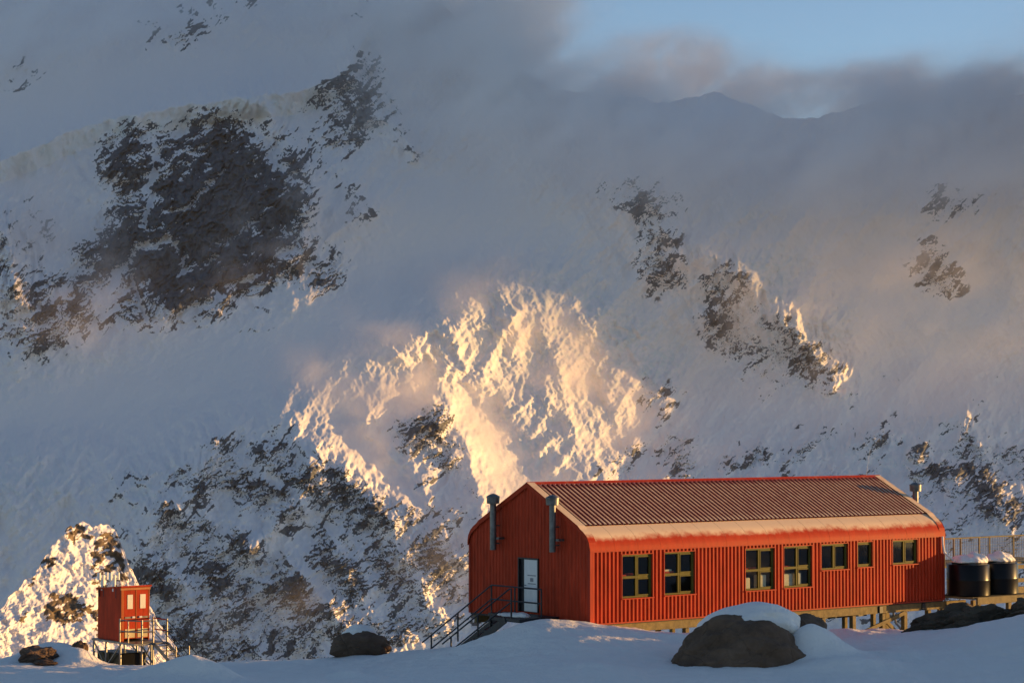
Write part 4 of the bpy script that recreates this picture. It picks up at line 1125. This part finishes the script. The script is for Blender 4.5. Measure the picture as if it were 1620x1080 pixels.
# ================================================================== the small red toilet on its steel platform
TR = .68
TB = at(191, 1014, 104.0)
to = empty('toilet_cabin', TB, TR); tag(to, 'small red toilet cabin with two doors standing on a steel platform', 'toilet')
TW, TD, TH, TL = 1.42, 2.05, 2.34, 2.16
def t_wall(name, pts, mat): return MB().add(pts, [tuple(range(len(pts)))]).build(name, mat, to, solid=.03)
mb = MB()
for k in range(21):                                # side wall of narrow vertical boards
    a, b_ = k * TD / 21, (k + 1) * TD / 21 - .008
    za, zb = TH - (TH - TL) * a / TD, TH - (TH - TL) * b_ / TD
    mb.add([(0, a, 0), (0, b_, 0), (0, b_, zb), (0, a, za), (.02, a, 0), (.02, b_, 0), (.02, b_, zb), (.02, a, za)], [(0,1,2,3),(7,6,5,4),(0,4,5,1),(1,5,6,2),(2,6,7,3),(3,7,4,0)])
mb.build('side_wall', M['red'], to)
mb = MB(); mb.add([(TW - .02, 0, 0), (TW - .02, TD, 0), (TW - .02, TD, TL), (TW - .02, 0, TH)], [(0,1,2,3)]); mb.add([(.02, TD, 0), (TW, TD, 0), (TW, TD, TL), (.02, TD, TL)], [(0,1,2,3)]); mb.build('back_wall', M['red'], to)
mb = MB(); mb.box(.0, .14, -.03, .03, 0, TH - .12); mb.box(TW - .06, TW, -.03, .03, 0, TH - .12); mb.box(.72, .78, -.03, .03, .1, TH - .12); mb.build('front_frame', painted('orange_trim_paint', (.42, .10, .03)), to, bevel=.006)
mb = MB(); mb.box(-.03, TW + .03, -.05, .03, TH - .12, TH - .02); mb.build('lintel', painted('pale_orange_trim', (.48, .20, .08)), to, bevel=.006)
mb = MB(); mb.add([(-.06, -.12, TH), (TW + .06, -.12, TH), (TW + .06, TD + .08, TL - .01), (-.06, TD + .08, TL - .01), (-.06, -.12, TH + .08), (TW + .06, -.12, TH + .08), (TW + .06, TD + .08, TL + .07), (-.06, TD + .08, TL + .07)], [(0,3,2,1),(4,5,6,7),(0,1,5,4),(1,2,6,5),(2,3,7,6),(3,0,4,7)]); mb.build('roof', M['red'], to, bevel=.01)
for k, (a, b_) in enumerate(((.15, .715), (.785, 1.355))):
    d = MB(); d.box(a, b_, -.02, .02, .10, TH - .13); d_ = d.build('door', M['red'], to, bevel=.008)
    d = MB(); d.box(a + .16, b_ - .14, -.035, -.021, 1.40, 2.02); d.build('window', painted('frosted_pane_white', (.80, .74, .58), rough=.3), d_)
    d = MB(); d.box(a + .03, b_ - .02, -.04, -.021, .98, 1.06); d.build('crash_bar', M['steel'], d_)
    d = MB(); d.box(a + .10 + .28 * (1 - k), a + .24 + .28 * (1 - k), -.075, -.04, .99, 1.07); d.build('handle', M['white'], d_, bevel=.01)
    d = MB(); d.box(a + .04, b_ - .03, -.032, -.021, .14, .52); d.build('kick_panel', M['yellow'], d_)
def vent(u, v, zt):
    m_ = MB(); m_.tube([(u, v, TL - .02), (u, v, zt - .12)], .085, 10); vv = m_.build('vent_pipe', M['whitepipe'], to, smooth=True)
    m_ = MB(); m_.tube([(u - .19, v, zt - .12), (u + .19, v, zt - .12)], .07, 8)
    for s_ in (-.19, .19): m_.tube([(u + s_, v, zt - .26), (u + s_, v, zt + .06)], .085, 10)
    m_.tube([(u, v, zt - .16), (u, v, zt - .04)], .09, 10)
    m_.build('vent_head', M['whitepipe'], vv, smooth=True)
vent(.06, 1.72, TL + .70); vent(.06, .72, TL + .74)
for v in (1.55, 1.9, .45):
    m_ = MB(); m_.tube([(.02 if v != 1.9 else -.03, v, TL - .3), (.02 if v != 1.9 else -.03, v, TL + .28 - .1 * (v > 1))], .035, 8); m_.build('thin_pipe', M['darkmetal'], to, smooth=True)

pf = empty('steel_platform', TB, TR); tag(pf, 'galvanised steel platform with railings and stairs under the red toilet', 'platform')
GB = -1.35
mb = MB(); mb.box(-.12, 1.62, -1.35, TD + .35, -.10, -.012); mb.build('deck', M['galv'], pf, bevel=.01)
def post(u, v, zb, zt, r=.035, mat='steel'):
    m_ = MB(); m_.tube([(u, v, zb), (u, v, zt)], r, 8); return m_.build('post', M[mat], pf, smooth=True)
for u, v in ((-.05, -.05), (1.5, -.05), (-.05, 1.2), (1.5, 1.2), (-.05, 2.3), (1.5, 2.3)): post(u, v, GB, -.1, .05, 'galv')
for u, v in ((.30, -1.30), (.86, -1.30), (1.55, -1.30)): post(u, v, GB, 1.0, .042)
post(-.08, -.05, -.1, 1.0); post(1.58, -.05, -.1, 1.0); post(-.06, -.75, -.1, .95, .03)
for z in (.95, .47, .03):
    m_ = MB(); m_.tube([(.30, -1.30, z), (.86, -1.30, z)], .034, 8); m_.build('rail', M['steel'], pf, smooth=True)
for z in (.95, .47):
    m_ = MB(); m_.tube([(-.08, -.05, z), (-.06, -.75, z), (.30, -1.30, z)], .028, 8); m_.build('rail', M['steel'], pf, smooth=True)
    m_ = MB(); m_.tube([(1.58, -.05, z), (1.55, -1.30, z)], .028, 8); m_.build('rail', M['trim'], pf, smooth=True)
for (p0, p1) in (((-.05, -.05, -.15), (-.05, 1.1, -1.1)), ((-.05, 2.3, -.15), (-.05, 1.3, -1.1)), ((.3, -1.3, -1.0), (1.5, -.05, -.15)), ((.86, -1.3, -.9), (1.5, 1.1, -.1)), ((1.5, 2.3, -.1), (1.5, .1, -1.1))):
    m_ = MB(); m_.bar(p0, p1, .05, .05); m_.build('brace', M['galv'], pf)
mb = MB(); mb.box(.05, 1.4, .2, 2.2, GB, -.55); mb.build('holding_tank', M['plastic'], pf, bevel=.05)
SX = -1.35; RUN = 2.15; DROP = 1.10
for u in (.88, 1.54):
    m_ = MB(); m_.bar((u, SX, -.06), (u, SX - RUN, -.06 - DROP), .05, .15); m_.build('stringer', M['galv'], pf)
for k in range(6):
    q = (k + .6) / 6; m_ = MB(); m_.box(.90, 1.52, SX - RUN * q - .12, SX - RUN * q + .12, -.06 - DROP * q, -.03 - DROP * q); m_.build('tread', M['galv'], pf)
for u in (.88, 1.54):
    post(u, SX - RUN * .85, -.06 - DROP, .90 - DROP * .85, .032)
    for dz in (.95, .48):
        m_ = MB(); m_.tube([(u, SX + .05, dz), (u, SX - RUN * .85 - .0, dz - DROP * .85), (u, SX - RUN * 1.12, dz - .05 - DROP * 1.12)], .016 if u < 1 else .02, 6); m_.build('handrail', M['darkmetal'], pf, smooth=True)
# ================================================================== thin evening haze
hz = bpy.data.materials.new('haze'); hz.use_nodes = True; t = hz.node_tree; t.nodes.clear()
o_ = nd(t, 'ShaderNodeOutputMaterial'); v_ = nd(t, 'ShaderNodeVolumePrincipled')
v_.inputs['Color'].default_value = (.95, .93, .92, 1); v_.inputs['Density'].default_value = 8e-6
t.links.new(v_.outputs[0], o_.inputs['Volume'])
hb = MB().box(-1400, 1400, -12, 5200, -420, 1500).build('haze', hz)
tag(hb, 'faint evening haze between the hut and the mountain', 'haze', kind='stuff')
